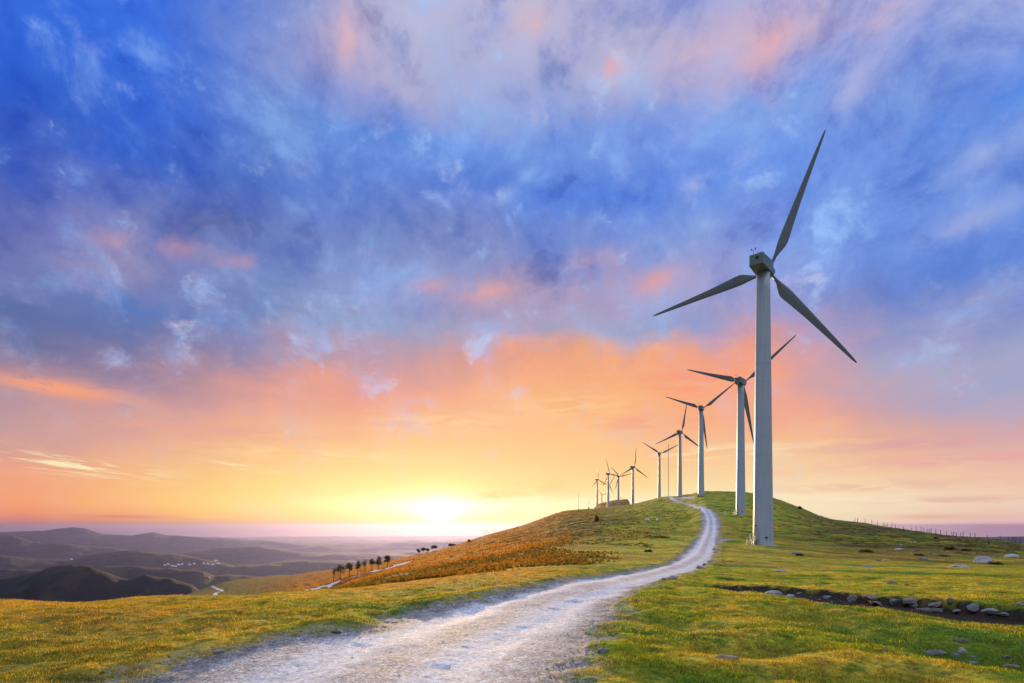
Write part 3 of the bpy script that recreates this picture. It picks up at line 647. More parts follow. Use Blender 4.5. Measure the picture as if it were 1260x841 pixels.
ROCKS = [
 (1213,692.5,23,8,'pale','biggest pale wedge-shaped boulder on the right slope below the fence'),
 (1184,698.5,21,3.2,'pale','long flat pale slab lying in front and left of the biggest boulder'),
 (1248,686,17,5,'pale','pale broad rock at the right edge of the slope behind the biggest boulder'),
 (1138,689.5,10,5.5,'grey','upright grey boulder standing among bushes on the mid right slope'),
 (1107.5,677,9,2.6,'pale','white flat stone higher up the slope left of the grey boulder'),
 (1126.5,668.3,3.4,2,'pale','tiny white stone high on the slope, right one of the two highest'),
 (1109,671.3,3.4,2,'pale','tiny white stone high on the slope, left one of the two highest'),
 (1125,679.5,6,3,'grey','small grey stone between the white flat stone and the grey boulder'),
 (1071,698.5,17,3,'grey','dark grey flat rock low in the orange turf below the lone left bush'),
 (1092,690,9,3,'pale','small pale stone with a brown side left of the grey boulder'),
 (1081,690.5,5.5,2.4,'grey','small grey stone touching the left side of a pale stone'),
 (1154,684,7,2.8,'grey','small grey stone just right of the upright grey boulder'),
 (1099,719.5,13,5,'brown','brown humped rock above the dark ditch, larger of the pair'),
 (1117,720.8,7,2.6,'brown','small brown stone above the dark ditch, right of a humped rock'),
 (962,703.5,13,3.2,'pale','white flat stone alone in the turf in front of the nearest turbine'),
 (982,682,15,4.5,'grey','grey stone with a dark tuft below it, right of the nearest turbine base'),
 (1018,682.5,5,2.5,'grey','little grey stone right of the nearest turbine, beyond the tufted one'),
 (952.5,731.5,23,6.5,'pale','pale grey slab at the left end of the dark ditch, leftmost big stone there'),
 (973,735.5,15,6,'pale','pale angular stone on the near lip of the ditch beside the leftmost slab'),
 (983,731.5,14,4.5,'grey','grey stone behind the pale angular one at the left end of the ditch'),
 (1021,736,19,4,'grey','flat grey stone sunk in the black soil of the ditch'),
 (1053,737,16,7,'grey','grey block standing on the near side of the black ditch'),
 (1075,736,26,5,'brown','long brownish slab along the far bank of the ditch'),
 (1105,741.5,17,7,'grey','tilted grey block in the middle of the ditch'),
 (1082,743,22,4,'grey','thin grey slab on the near lip of the ditch below the long brownish one'),
 (1125,740,24,10,'brown','large rounded brown boulder in the middle of the ditch'),
 (1126,745.5,14,6,'grey','grey stone in front of the large rounded brown boulder'),
 (1155.5,743,23,6,'brown','flat brown stone right of the large rounded boulder in the ditch'),
 (1171.5,741.5,9,8,'brown','small upright brown stone at the far bank of the ditch'),
 (1181,753,15,4.5,'brown','low brown stone on the near side of the ditch'),
 (1202.5,748,18,8,'grey','rounded grey boulder leaning in the right part of the ditch'),
 (1221,752.5,23,7,'pale','smooth pale oval stone in the right part of the ditch'),
 (1256,746,16,7,'brown','brown stone cut by the right edge of the picture in the ditch'),
 (1148,750,40,5,'grey','wide flat grey slab on the near bed of the ditch'),
 (1240,757,20,4,'grey','low grey slab in the wet bed at the right end of the ditch'),
 (1185,791,17,10,'brown','dull brown rock on the far side of the green gully'),
 (1152,805,27,8,'grey','broad grey flat-topped rock in the green gully'),
 (1186.5,803.5,15,10,'pale','bright white angular rock in the green gully'),
 (1178,808,14,8,'grey','grey rock touching the left foot of the white angular rock'),
 (1199,809.5,11,4,'pale','small pale flat stone right of the white angular rock'),
 (1199,817,12,5.5,'grey','lower grey stone in the gully beneath the small pale flat one'),
 (1240,810,10,6,'grey','small grey stone alone in the gully near the right edge'),
 (1246,821,23,5,'brown','flat brown stone on the near bank of the gully at the right edge'),
 (1090,801.5,10,5,'grey','leftmost small grey stone in the gully'),
 (1116,807,7,4.5,'grey','tiny grey stone between the leftmost and the broad one in the gully'),
 (893.5,811,34,5,'brown','long brown slab sunk in the near turf right of the road'),
 (268,804,13,5,'pale','pale stone on the left verge of the road, nearest to the camera'),
 (335,791,8,3,'pale','small pale stone on the left verge of the road'),
 (412,779,15,4,'brown','brownish flat stone on the left verge of the road'),
 (743,803,14,5,'grey','flat grey stone on the right verge of the road'),
 (828,713,11,5,'pale','pale stone at the culvert where the road narrows'),
 (818,714.5,7,4,'grey','grey stone left of the pale one at the culvert'),
 (879.5,677,4.5,3.5,'pale','pale boulder on the right verge just below the gravel spur'),
 (875,692,6,4,'pale','pale boulder at the outer bend of the road, right one'),
 (861,699.5,7,4,'grey','grey boulder at the outer bend of the road, left one'),
 (867,696,5,3.5,'grey','grey boulder at the outer bend of the road, middle one'),
 (711,642.6,2.6,1.8,'pale','tiny pale stone on the brown hillside below the thin far masts'),
]

for r_ in ROCKS: rock(*r_)


# ------------------------------------------------------------------ wind turbines
def tower_bm(hgt):
    bm = bmesh.new(); n = 40; prof = []
    for i in range(17):
        t = i/16; prof.append((1.52+(1.02-1.52)*t, t*hgt))
    rings = [[bm.verts.new((r*math.cos(2*math.pi*k/n), r*math.sin(2*math.pi*k/n), z)) for k in range(n)] for r, z in prof]
    for a, b in zip(rings, rings[1:]):
        for k in range(n): bm.faces.new((a[k], a[(k+1) % n], b[(k+1) % n], b[k]))
    bm.faces.new(rings[-1]); return bm
def ring_bm(z, r, h=.16):
    bm = bmesh.new(); tube(bm, [(0, 0, z-h/2), (0, 0, z+h/2)], [r, r], 40); return bm
def blade_bm(R=21.):
    """blade along +X from the hub, chord in the rotor plane (Z), thickness along Y"""
    bm = bmesh.new(); st = [(.8,.42,.42,0),(1.6,.44,.42,0),(2.4,.62,.40,.06),(3.2,1.05,.36,.20),(4.0,1.52,.33,.34),(4.6,1.72,.31,.38),(5.4,1.70,.28,.36),(7,1.50,.24,.28),(10,1.18,.18,.18),(14,.86,.12,.10),(18,.56,.07,.04),(20.2,.36,.045,.02),(20.8,.22,.03,.01),(21.,.08,.015,0)]
    rings = []; n = 16
    for x, c, t, sh in st:
        x = x*R/21; tw = math.radians(14)*(1-x/R)**2; ring = []
        for k in range(n):
            a = 2*math.pi*k/n; cz = math.cos(a)*c/2*(1.0)-sh; ty = math.sin(a)*t/2*(1.0 if c < .5 else (.55+.45*math.cos(a)))
            y = ty*math.cos(tw)+cz*math.sin(tw); z = cz*math.cos(tw)-ty*math.sin(tw)
            ring.append(bm.verts.new((x, y+.0009*x*x, z)))
        rings.append(ring)
    for a, b in zip(rings, rings[1:]):
        for k in range(n): bm.faces.new((a[k], a[(k+1) % n], b[(k+1) % n], b[k]))
    bm.faces.new(rings[0]); bm.faces.new(rings[-1]); return bm
def nacelle_bm():
    """local +Y towards the rotor; origin above the tower axis, underside at z=0"""
    bm = bmesh.new(); S = [(-3.7,.98,.16,1.78),(-3.5,1.06,.04,1.92),(0,1.16,-.02,2.12),(1.6,1.12,-.04,2.16),(2.0,.98,.1,2.0)]
    rings = []
    for y, hw, z0, z1 in S:
        b = .14; rings.append([bm.verts.new((sx, y, sz)) for sx, sz in ((-hw+b, z0), (hw-b, z0), (hw, z0+b), (hw, z1-b), (hw-b, z1), (-hw+b, z1), (-hw, z1-b), (-hw, z0+b))])
    for a, b in zip(rings, rings[1:]):
        for k in range(8): bm.faces.new((a[k], a[(k+1) % 8], b[(k+1) % 8], b[k]))
    bm.faces.new(rings[0]); bm.faces.new(rings[-1]); return bm
MESH = {}
def shared(key, fn, mat, smooth=False):
    if key not in MESH:
        bm = fn(); me = bpy.data.meshes.new(key); bmesh.ops.recalc_face_normals(bm, faces=bm.faces); bm.to_mesh(me); bm.free()
        if smooth:
            me.polygons.foreach_set('use_smooth', [len(p.vertices) < 6 for p in me.polygons])
        me.materials.append(mat); MESH[key] = me
    return MESH[key]
def hub_bm():
    bm = bmesh.new(); tube(bm, [(0, -.15, 0), (0, .0, 0), (0, .5, 0), (0, 1.3, 0), (0, 1.75, 0), (0, 2.0, 0), (0, 2.08, 0)], [.55, .80, .92, .90, .68, .36, .05], 24); return bm
def one(fn): 
    def f():
        bm = bmesh.new(); fn(bm); return bm
    return f
HUBH = 45.0
def turbine(px, hub_y, d, yaw, roll, label, detail=2, scale=1.0):
    """d: distance of the tower; hub_y: row of the hub; the foot follows from a 45 m tower"""
    X = (px-CX)/F*d; yr = math.radians(yaw); hz = (HY-hub_y)/F*d; zb = hz-HUBH*scale
    root = bpy.data.objects.new('wind_turbine', None); C.objects.link(root); root.location = (X, d, zb); root.scale = (scale,)*3
    tag(root, label, 'wind turbine', 'wind turbines in a line along the ridge')
    th = HUBH-1.25
    tw = link('tower', shared('tower', lambda: tower_bm(th), M['tower'], True), None, root)
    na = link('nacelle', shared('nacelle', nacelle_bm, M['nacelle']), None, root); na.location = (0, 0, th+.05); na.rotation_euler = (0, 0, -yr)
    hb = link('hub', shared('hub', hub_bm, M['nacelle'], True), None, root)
    Ry = Matrix.Rotation(-yr, 4, 'Z')@Matrix.Rotation(math.radians(4), 4, 'X')
    hb.matrix_local = Matrix.Translation(Ry@Vector((0, 2.15, 0))+Vector((0, 0, HUBH-.15)))@Ry
    for k in range(3):
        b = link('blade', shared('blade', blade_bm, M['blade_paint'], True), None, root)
        # seen from behind the angle grows anticlockwise; the broad trailing edge trails clockwise
        b.matrix_local = Matrix.Translation(Ry@Vector((0, 3.0, 0))+Vector((0, 0, HUBH-.15)))@Ry@Matrix.Rotation(-math.radians(roll+120*k), 4, 'Y')
    if detail >= 1:
        vw = link('vent', shared('vent', one(lambda bm: box(bm, (.18, -3.73, 1.2), (.42, .10, .36), .01)), M['dark']), None, na)
        ht = link('hatch', shared('hatch', one(lambda bm: box(bm, (.45, -2.5, 2.06), (.85, 1.1, .26), .03)), M['dark']), None, na)
        def vane(bm):
            tube(bm, [(-.55, -3.1, 1.9), (-.55, -3.1, 2.75)], [.025, .025], 6); tube(bm, [(-.85, -3.1, 2.75), (-.25, -3.1, 2.75)], [.02, .02], 6)
            tube(bm, [(-.85, -3.1, 2.75), (-.85, -3.1, 3.05)], [.05, .08], 6); tube(bm, [(-.25, -3.1, 2.75), (-.25, -3.1, 3.05)], [.05, .09], 6)
        link('wind_vane', shared('wind_vane', one(vane), M['dark']), None, na)
        for zz, kk in ((14.6, 'a'), (29.2, 'b')):
            rr = 1.52+(1.02-1.52)*zz/th; link('flange', shared('flange_'+kk, lambda: ring_bm(zz, rr+.015, .05), M['tower'], True), None, root)
        fd = link('foundation', shared('foundation', one(lambda bm: (tube(bm, [(0, 0, -1.2), (0, 0, .10)], [2.3, 2.3], 36), box(bm, (-1.9, -.9, -.42), (1.7, 1.7, 1.0), .02))), M['concrete']), None, root)
    if detail >= 2:
        ang = math.radians(203); R3 = Matrix.Rotation(ang-math.pi, 4, 'Z')      # door side, to the left and towards the camera
        def door(bm):
            box(bm, (-1.47, 0, 1.95), (.16, .8, 1.9), .03, None)
        dr = link('door', shared('door', one(door), M['steel']), None, root); dr.matrix_local = R3
        hd = link('handle', shared('handle', one(lambda bm: box(bm, (-1.58, .26, 1.9), (.06, .05, .3), .01)), M['dark']), None, dr)
        def steps(bm):
            for i in range(4): box(bm, (-2.75+.30*i, 0, .18+.22*i), (.34, .9, .05), .005)
            box(bm, (-1.72, 0, .93), (.7, .95, .06), .005)
            for s in (-.45, .45): tube(bm, [(-2.95, s, .1), (-1.95, s, .9)], [.04, .04], 6)
        link('steps', shared('steps', one(steps), M['steel']), None, root).matrix_local = R3
        def rail(bm):
            for s in (-.47, .47):
                for x0, z0 in ((-2.9, .05), (-2.2, .7), (-1.6, .95)): tube(bm, [(x0, s, z0), (x0, s, z0+1.05)], [.05, .05], 6)
                tube(bm, [(-2.9, s, 1.1), (-2.2, s, 1.75), (-1.6, s, 2.0)], [.03]*3, 6); tube(bm, [(-2.9, s, .6), (-2.2, s, 1.25), (-1.6, s, 1.5)], [.022]*3, 6)
        link('handrail', shared('handrail', one(rail), M['steel']), None, root).matrix_local = R3
        def lampb(bm):
            box(bm, (-1.62, 0, 3.25), (.34, .22, .16), .02); tube(bm, [(-1.45, 0, 3.3), (-1.62, 0, 3.3)], [.03, .03], 6)
        link('door_lamp', shared('door_lamp', one(lampb), M['dark']), None, root).matrix_local = R3
        link('junction_box', shared('junction_box', one(lambda bm: box(bm, (-1.52, 0, 1.35), (.2, .36, .22), .02)), M['dark']), None, root).matrix_local = Matrix.Rotation(math.radians(265)-math.pi, 4, 'Z')
    return root
TURB = [
 (939.0, 327.5, 91.5, 40, 66, 'nearest and tallest wind turbine, on the turf right of the road', 2),
 (911.5, 469.8, 191., 38, 38, 'second nearest wind turbine, partly behind the nearest tower', 2),
 (862.8, 502.5, 297., 28, 36, 'third wind turbine from the right, foot in the turf of the hilltop', 1),
 (836.6, 531.8, 398., 38, 78, 'fourth wind turbine, just behind the hill crest by the road top', 1),
 (811.3, 558.3, 552., 25, 24, 'wind turbine with a V of two raised blades, left of the lattice mast', 1),
 (778.8, 575.0, 615., 45, 82, 'wind turbine with one blade straight up, standing alone on the brown crest', 1),
 (761.0, 586.5, 850., 32, 10, 'wind turbine with level right blade in front of the red knoll', 1),
 (748.3, 583.3, 745., 55, 107, 'tallest turbine of the far left cluster, its tower base pale', 1),
 (734.8, 590.5, 960., 55, 93, 'leftmost turbine of the far cluster on the ridge', 1),
 (748.9, 596.5, 1080., 40, 52, 'wind turbine mostly hidden behind the tallest tower of the far left cluster', 1),
 (740.6, 609.0, 1650., 35, 15, 'smallest turbine of the far cluster, between its two left towers', 1),
 (761.6, 612.0, 2050., 35, 100, 'tiny turbine whose rotor shows behind the tower before the red knoll', 1),
 (608.5, 650.8, 4150., 30, 90, 'faint turbine in the haze right of the sun, larger of the three', 0),
 (598.6, 652.6, 4250., 30, 60, 'faint turbine in the haze right of the sun, middle one', 0),
 (595.5, 652.9, 4350., 30, 30, 'faint turbine in the haze right of the sun, leftmost one', 0)]
for t_ in TURB: turbine(*t_)

# ------------------------------------------------------------------ masts
def lattice_mast(px, ytop, ybase, d, wid, label, guys=True):
    x = (px-CX)/F*d; z0 = (HY-ybase)/F*d; z1 = (HY-ytop)/F*d; H = z1-z0
    root = bpy.data.objects.new('lattice_mast', None); C.objects.link(root); root.location = (x, d, z0); tag(root, label, 'mast')
    bm = bmesh.new(); legs = [(wid/2*math.cos(a), wid/2*math.sin(a)) for a in (0, 2.094, 4.189)]
    for lx, ly in legs: tube(bm, [(lx, ly, -3), (lx*.5, ly*.5, H)], [.09, .06], 5)
    n = int(H/1.1)
    for i in range(n):
        for k in range(3):
            a = legs[k]; b = legs[(k+1) % 3]; f0 = 1-.5*i/n; f1 = 1-.5*(i+1)/n
            tube(bm, [(a[0]*f0, a[1]*f0, H*i/n), (b[0]*f1, b[1]*f1, H*(i+1)/n)], [.035, .035], 4)
    bm_obj('frame', bm, M['steel'], root)
    bm = bmesh.new(); tube(bm, [(0, 0, H-.2), (0, 0, H+2.2)], [.05, .03], 5); bm_obj('spike', bm, M['steel'], root)
    bm = bmesh.new(); box(bm, (0, 0, -1.2), (1.8, 1.8, 2.6), .05); bm_obj('foundation', bm, M['concrete'], root)
lattice_mast(822.4, 546, 612.5, 500, .75, 'tall thin lattice mast at the top of the road')
lattice_mast(712.0, 608.8, 627.0, 600, .35, 'thin mast on the ridge left of all the clustered turbines')
lattice_mast(724.4, 616.5, 624.8, 700, .35, 'short thin mast on the ridge beside the leftmost clustered turbine')

# ------------------------------------------------------------------ trees by the track
def tree(px, ybase, ytop, wpx, label, dhint, seed, sparse=1.):
    rg = np.random.default_rng(seed); d = dhint; x = (px-CX)/F*d; z = gz(x, d); 
    H = (HY-ytop)/F*d-z; Wd = wpx*d/F
    root = bpy.data.objects.new('tree', None); C.objects.link(root); root.location = (x, d, z); tag(root, label, 'tree', 'trees lining the track')
    bm = bmesh.new(); lx = rg.uniform(-.15, .15)*Wd*.3
    tube(bm, [(0, 0, -.3), (lx*.3, 0, H*.25), (lx*.7, 0, H*.5), (lx, 0, H*.8)], [.14, .11, .08, .03], 7)
    clumps = []
    for k in range(11):
        a = rg.uniform(0, 6.28); zz = rg.uniform(.38, .62)*H; e = Vector((lx+math.cos(a)*Wd*rg.uniform(.18, .42), math.sin(a)*Wd*rg.uniform(.18, .42), rg.uniform(.5, .93)*H))
        s = Vector((lx*.6, 0, zz)); tube(bm, [s, s.lerp(e, .5)+Vector((0, 0, .1)), e], [.05, .03, .012], 5); clumps.append(e)
    bm_obj('trunk', bm, M['bark'], root, True)
    clumps.append(Vector((lx, 0, H*.92))); out = []
    for e in clumps:
        v = rg.normal(0, 1, (int(190*sparse), 3))*np.array([Wd*.13, Wd*.13, H*.065]); c = np.array(e)+v; n = len(c)
        a = rg.normal(0, 1, (n, 3)); a /= np.linalg.norm(a, axis=1)[:, None]; b = np.cross(a, rg.normal(0, 1, (n, 3))); b /= np.linalg.norm(b, axis=1)[:, None]; s = rg.uniform(.05, .13, n)[:, None]*(d/220)
        out.append(np.stack([c-a*s, c+b*s*.7, c+a*s, c-b*s*.7], 1).reshape(-1, 3))
    V = np.concatenate(out); link('crown', np_mesh('crown', V, np.arange(len(V)).reshape(-1, 4), 4, smooth=False), M['leaf'], root)
def track_d(px):
    return float(np.interp(px, [CX+F*p[0]/p[1] for p in TRACK], [p[1] for p in TRACK]))
for i, (a, b, c, wd, lab, sp) in enumerate([(410.5,713.7,700,4.5,'leftmost, thin and nearly bare tree of the row beside the track',.25),(419,712,695.5,11.5,'widest, bushy tree, second from the left in the row beside the track',1.2),
    (429.9,709.3,693.6,8.5,'dense round tree, third from the left in the row beside the track',1.3),(440.4,705,691.2,8.5,'tree fourth from the left in the row, crown leaning over the track',.9),
    (449.2,703,688.6,10,'sparse flat-topped tree, fifth from the left in the row beside the track',.45),(457.6,701.4,687.3,7.5,'narrow tree, sixth from the left in the row beside the track',.8),
    (465.6,698.8,685.3,8,'full tree, seventh from the left in the row beside the track',1.1),(476.6,695.8,684.2,9,'rightmost tree of the row, standing apart near the crest',1.2)]):
    tree(a, b, c, wd, lab, track_d(a)+7, 100+i, sp)
for i, (a, b, c, wd, lab) in enumerate([(515,682,675.8,4,'leftmost small tree of the hazy group near the sun'),(520.5,681,674.2,5.5,'roundest small tree of the hazy group near the sun, second from left'),
    (526,680,675.3,3.5,'thin small tree in the middle of the hazy group near the sun'),(533.8,677,671.8,6.5,'rightmost small tree of the hazy group near the sun')]):
    DD = np.exp(np.linspace(math.log(150), math.log(620), 240)); dc = DD[int(np.argmax(full_h((a-CX)/F*DD, DD)/DD))]
    tree(a, b, c, wd, lab, float(dc)-2, 200+i, 1.2)

# ------------------------------------------------------------------ fence on the right crest
def build_fence():
    root = bpy.data.objects.new('fence', None); C.objects.link(root); tag(root, 'long wire fence on leaning wooden posts along the right crest', 'fence')
    pts = []
    cols = np.arange(1052, 1420, 1.0); cr = np.interp(cols, [1052, 1060, 1120, 1180, 1260, 1420], [238, 226, 196, 166, 141, 110])
    D = np.exp(np.linspace(math.log(80), math.log(420), 260)); crest = []
    for c_ in cols[::8]:
        q = full_h((c_-CX)/F*D, D)/D; crest.append(D[int(np.argmax(q))])
    cr = np.interp(cols, cols[::8], np.convolve(np.pad(crest, 3, 'edge'), np.ones(7)/7, 'valid'))-1.0
    P = np.stack([(cols-CX)/F*cr, cr], 1); seg = np.hypot(*np.diff(P, axis=0).T); s = np.concatenate([[0], np.cumsum(seg)])
    t = 0; k = 0; tops = []
    while t < s[-1]:
        x = np.interp(t, s, P[:, 0]); y = np.interp(t, s, P[:, 1]); tops.append((x, y, gz(x, y))); t += RNG.uniform(1.6, 3.2)*(1.25 if k % 5 else .6); k += 1
    root.location = tops[0]; ox, oy, oz = tops[0]
    bm = bmesh.new(); tube(bm, [(0, 0, -.3), (.01, 0, .7), (0, 0, 1.32)], [.10, .09, .08], 6); me = bpy.data.meshes.new('post'); bm.to_mesh(me); bm.free(); me.materials.append(M['wood'])
    ends = []
    for x, y, z in tops:
        o = bpy.data.objects.new('post', me); C.objects.link(o); o.parent = root; o.location = (x-ox, y-oy, z-oz)
        sc_ = RNG.uniform(1.0, 1.5); o.rotation_euler = (RNG.normal(0, .07), RNG.normal(0, .09), 0); o.scale = (RNG.uniform(.8, 1.4), 1.0, sc_); ends.append((x-ox, y-oy, z-oz, sc_))
    for hh in (.45, .8, 1.12):
        bm = bmesh.new(); tube(bm, [(a[0], a[1], a[2]+hh*a[3]) for a in ends], [.008]*len(ends), 4); bm_obj('wire', bm, M['steel'], root)
build_fence()

# small frame beside the road
x, d, z = ground_at(892.6, 634.9); root = bpy.data.objects.new('marker_frame', None); C.objects.link(root); root.location = (x, d, z)
tag(root, 'small pale two-legged frame standing in the turf between the road and the second turbine', 'marker')
for s in (-.5, .5):
    bm = bmesh.new(); tube(bm, [(s, 0, -.3), (s*.6, 0, 1.55)], [.06, .05], 6); bm_obj('leg', bm, M['wall'], root)
bm = bmesh.new(); box(bm, (0, 0, .75), (.85, .06, .10), .01); box(bm, (0, 0, 1.45), (.62, .06, .12), .01); bm_obj('crossbar', bm, M['wall'], root)

# ------------------------------------------------------------------ sheep
def sheep(px, y, ang, label):
    x, d, z = ground_at(px, y); z -= .02
    J = [(0,0,.62),(.30,0,.66),(.52,0,.68),(-.28,0,.64),(-.50,0,.58),(.66,0,.58),(.80,0,.36),(.90,0,.20),
         (.42,.14,.42),(.42,.15,.22),(.42,.15,.02),(.42,-.14,.42),(.40,-.15,.22),(.36,-.15,.02),(-.42,.14,.42),(-.48,.15,.24),(-.42,.15,.02),(-.42,-.14,.42),(-.48,-.15,.24),(-.44,-.15,.02),(-.60,0,.44)]
    E_ = [(0,1),(1,2),(0,3),(3,4),(2,5),(5,6),(6,7),(2,8),(8,9),(9,10),(2,11),(11,12),(12,13),(4,14),(14,15),(15,16),(4,17),(17,18),(18,19),(4,20)]
    Rd = [.27,.27,.21,.27,.21,.13,.10,.055,.08,.045,.04,.08,.045,.04,.10,.05,.04,.10,.05,.04,.05]
    me = bpy.data.meshes.new('sheep'); me.from_pydata(J, E_, [])
    o = link('sheep', me, M['wool']); s = o.modifiers.new('skin', 'SKIN')
    for i, r in enumerate(Rd): me.skin_vertices[0].data[i].radius = (r, r); me.skin_vertices[0].data[i].use_root = i == 0
    s.use_smooth_shade = True; m2 = o.modifiers.new('sub', 'SUBSURF'); m2.levels = 2; m2.render_levels = 2
    o.location = (x, d, z); o.rotation_euler = (0, 0, ang); o.scale = (1.15,)*3; tag(o, label, 'sheep', 'sheep grazing on the slope')
    for s_ in (-1, 1):
        bm = bmesh.new(); tube(bm, [(.74, s_*.06, .47), (.72, s_*.18, .44)], [.035, .012], 6); bm_obj('ear', bm, M['face'], o)
sheep(797, 642.2, 2.9, 'larger white sheep grazing on the green slope, left one of the two')
sheep(808.5, 642.0, 1.2, 'smaller white sheep on the slope, right one of the two, turned away')

# ------------------------------------------------------------------ valley buildings
HOUSES = [(203,696.2,22,'leftmost pale building of the left cluster in the valley'),(207,694.9,26,'pale long building behind the leftmost one in the valley'),(212,696.8,40,'long pale building in the middle of the left valley cluster'),
 (216,697.6,24,'pale building at the right end of the left row in the valley'),(219.7,695.6,34,'brightest, largest building of the left valley cluster'),(224,694.8,22,'small building right of the brightest one in the valley'),
 (233,695.4,26,'lone pale building between the two valley clusters'),(239,694.4,20,'small pale building near the lone one between the clusters'),(251,693.8,26,'leftmost building of the right valley cluster'),
 (256,694.6,36,'long building in the middle of the right valley cluster'),(261.5,695.4,30,'nearest building of the right valley cluster'),(266,690.6,44,'highest and farthest long building of the right valley cluster'),
 (269,694.2,38,'rightmost bright building of the right valley cluster'),(257.5,711.3,20,'lone pale farmhouse in the nearer dark hills'),(88,689.0,30,'pale building on the left in the blue valley')]
for px, y, L_, lab in HOUSES:
    x, d, z = ground_at(px, y, 1500, 16000); s = d/6500.; root = bpy.data.objects.new('valley_building', None); C.objects.link(root); root.location = (x, d, z); root.rotation_euler = (0, 0, RNG.uniform(-.35, .35))
    tag(root, lab, 'building', 'pale buildings in the far valley'); w2, dp, h = L_*s*.95, 18*s*.9, 9*s
    bm = bmesh.new(); box(bm, (0, 0, h/2-6), (w2, dp, h+12)); bm_obj('wall', bm, M['wall'], root)
    bm = bmesh.new(); vs = [bm.verts.new(v) for v in ((-w2*.52, -dp*.55, h+.02), (w2*.52, -dp*.55, h+.02), (w2*.52, dp*.55, h+.02), (-w2*.52, dp*.55, h+.02), (-w2*.52, 0, h*1.45), (w2*.52, 0, h*1.45))]
    for f in ((0, 1, 5, 4), (2, 3, 4, 5), (0, 4, 3), (1, 2, 5), (3, 2, 1, 0)): bm.faces.new([vs[i] for i in f])
    bm_obj('roof', bm, M['tile'], root)

# ------------------------------------------------------------------ haze
HAZE = dict(density=2.2e-5, color=(.20, .22, .56), aniso=.68)
bm = bmesh.new(); box(bm, (0, 0, (-900+105)/2), (80000, 80000, 1005)); m, N, L = new_mat('haze'); pv = N.new('ShaderNodeVolumePrincipled')
pv.inputs['Color'].default_value = (*HAZE['color'], 1); pv.inputs['Density'].default_value = HAZE['density']; pv.inputs['Anisotropy'].default_value = HAZE['aniso']
G(N, L).out(vol=pv.outputs[0]); o = bm_obj('haze', bm, m); tag(o, 'thin bluish haze filling the valley and fading the far hills', 'haze', kind='stuff')

# ------------------------------------------------------------------ sky
PXG = [0,105,210,315,420,525,630,735,840,945,1050,1155,1260]
SKY = [
 (0, [(62,112,228),(70,120,232),(60,108,222),(150,165,222),(205,185,215),(195,185,218),(215,190,215),(200,185,220),(175,170,220),(190,180,220),(195,178,222),(205,185,222),(190,180,222)]),
 (60, [(50,100,215),(58,110,225),(55,105,215),(95,130,210),(228,185,200),(208,185,212),(205,185,212),(200,185,215),(228,182,200),(228,180,203),(165,170,225),(150,175,235),(130,160,235)]),
 (120, [(42,90,200),(50,100,215),(55,100,210),(105,130,205),(120,150,220),(160,165,215),(165,170,220),(185,172,210),(190,180,215),(130,160,230),(125,160,235),(90,135,228),(100,140,228)]),
 (180, [(55,88,190),(55,92,195),(75,110,205),(85,115,200),(95,135,220),(90,135,225),(115,148,225),(115,148,228),(100,145,235),(112,150,235),(125,152,230),(125,150,225),(165,175,230)]),
 (240, [(100,110,185),(115,120,190),(110,125,195),(95,115,190),(100,125,205),(105,132,215),(95,130,220),(90,130,225),(110,145,230),(110,145,230),(118,148,228),(125,155,230),(130,158,235)]),
 (300, [(125,125,180),(165,145,185),(150,140,185),(140,140,190),(130,145,205),(130,140,200),(125,140,205),(130,145,210),(150,158,215),(145,150,215),(130,150,225),(105,142,225),(105,142,225)]),
 (350, [(95,115,175),(90,122,190),(88,122,195),(110,135,200),(145,150,205),(150,150,200),(190,155,185),(185,158,195),(185,165,205),(155,158,210),(125,142,210),(102,132,210),(98,132,215)]),
 (400, [(85,105,165),(95,112,170),(105,118,170),(115,130,180),(150,160,200),(162,162,200),(165,160,200),(150,168,210),(150,162,210),(195,158,190),(160,163,205),(148,152,205),(158,160,200)]),
 (440, [(105,110,155),(120,118,160),(150,130,160),(180,145,165),(195,155,170),(202,155,162),(245,160,130),(252,175,125),(250,165,130),(250,160,130),(180,168,195),(163,172,208),(163,172,210)]),
 (480, [(190,145,150),(175,142,160),(205,152,152),(230,158,142),(240,160,140),(242,165,142),(252,180,130),(255,185,120),(255,175,125),(255,165,130),(215,165,170),(165,172,205),(162,172,212)]),
 (520, [(160,150,170),(200,155,160),(225,165,155),(240,172,148),(248,180,140),(250,185,142),(255,190,138),(255,190,132),(255,180,135),(252,180,142),(250,168,142),(215,165,170),(192,165,188)]),
 (560, [(235,160,148),(240,172,145),(245,180,138),(252,195,135),(255,202,135),(255,205,138),(255,202,138),(255,200,135),(255,195,142),(255,208,152),(252,195,150),(248,182,148),(240,178,158)]),
 (600, [(250,162,118),(252,178,120),(255,200,125),(255,215,130),(255,230,145),(255,232,150),(255,225,148),(255,215,142),(255,225,162),(255,225,172),(255,225,178),(250,215,178),(245,205,178)]),
 (626, [(250,150,105),(252,172,108),(255,200,112),(255,215,122),(255,235,150),(255,250,200),(255,242,178),(255,235,168),(255,235,180),(255,235,190),(255,232,195),(252,222,190),(250,210,188)]),
 (643, [(235,125,100),(242,140,100),(250,165,105),(255,195,112),(255,215,130),(255,225,140),(255,225,150),(255,225,155),(255,228,170),(255,230,180),(255,232,195),(250,215,190),(240,190,185)]),
 (650, [(105,88,118),(108,90,118),(125,98,120),(190,135,125),(250,185,125),(255,210,135),(255,215,145),(255,220,155),(250,218,170),(250,215,180),(245,210,188),(238,190,185),(222,172,182)]),
 (672, [(85,82,115),(85,82,115),(100,88,115),(150,120,130),(190,140,130),(235,170,125),(240,190,140),(240,200,150),(230,195,160),(225,190,165),(215,180,175),(205,170,178),(190,160,178)]),
]
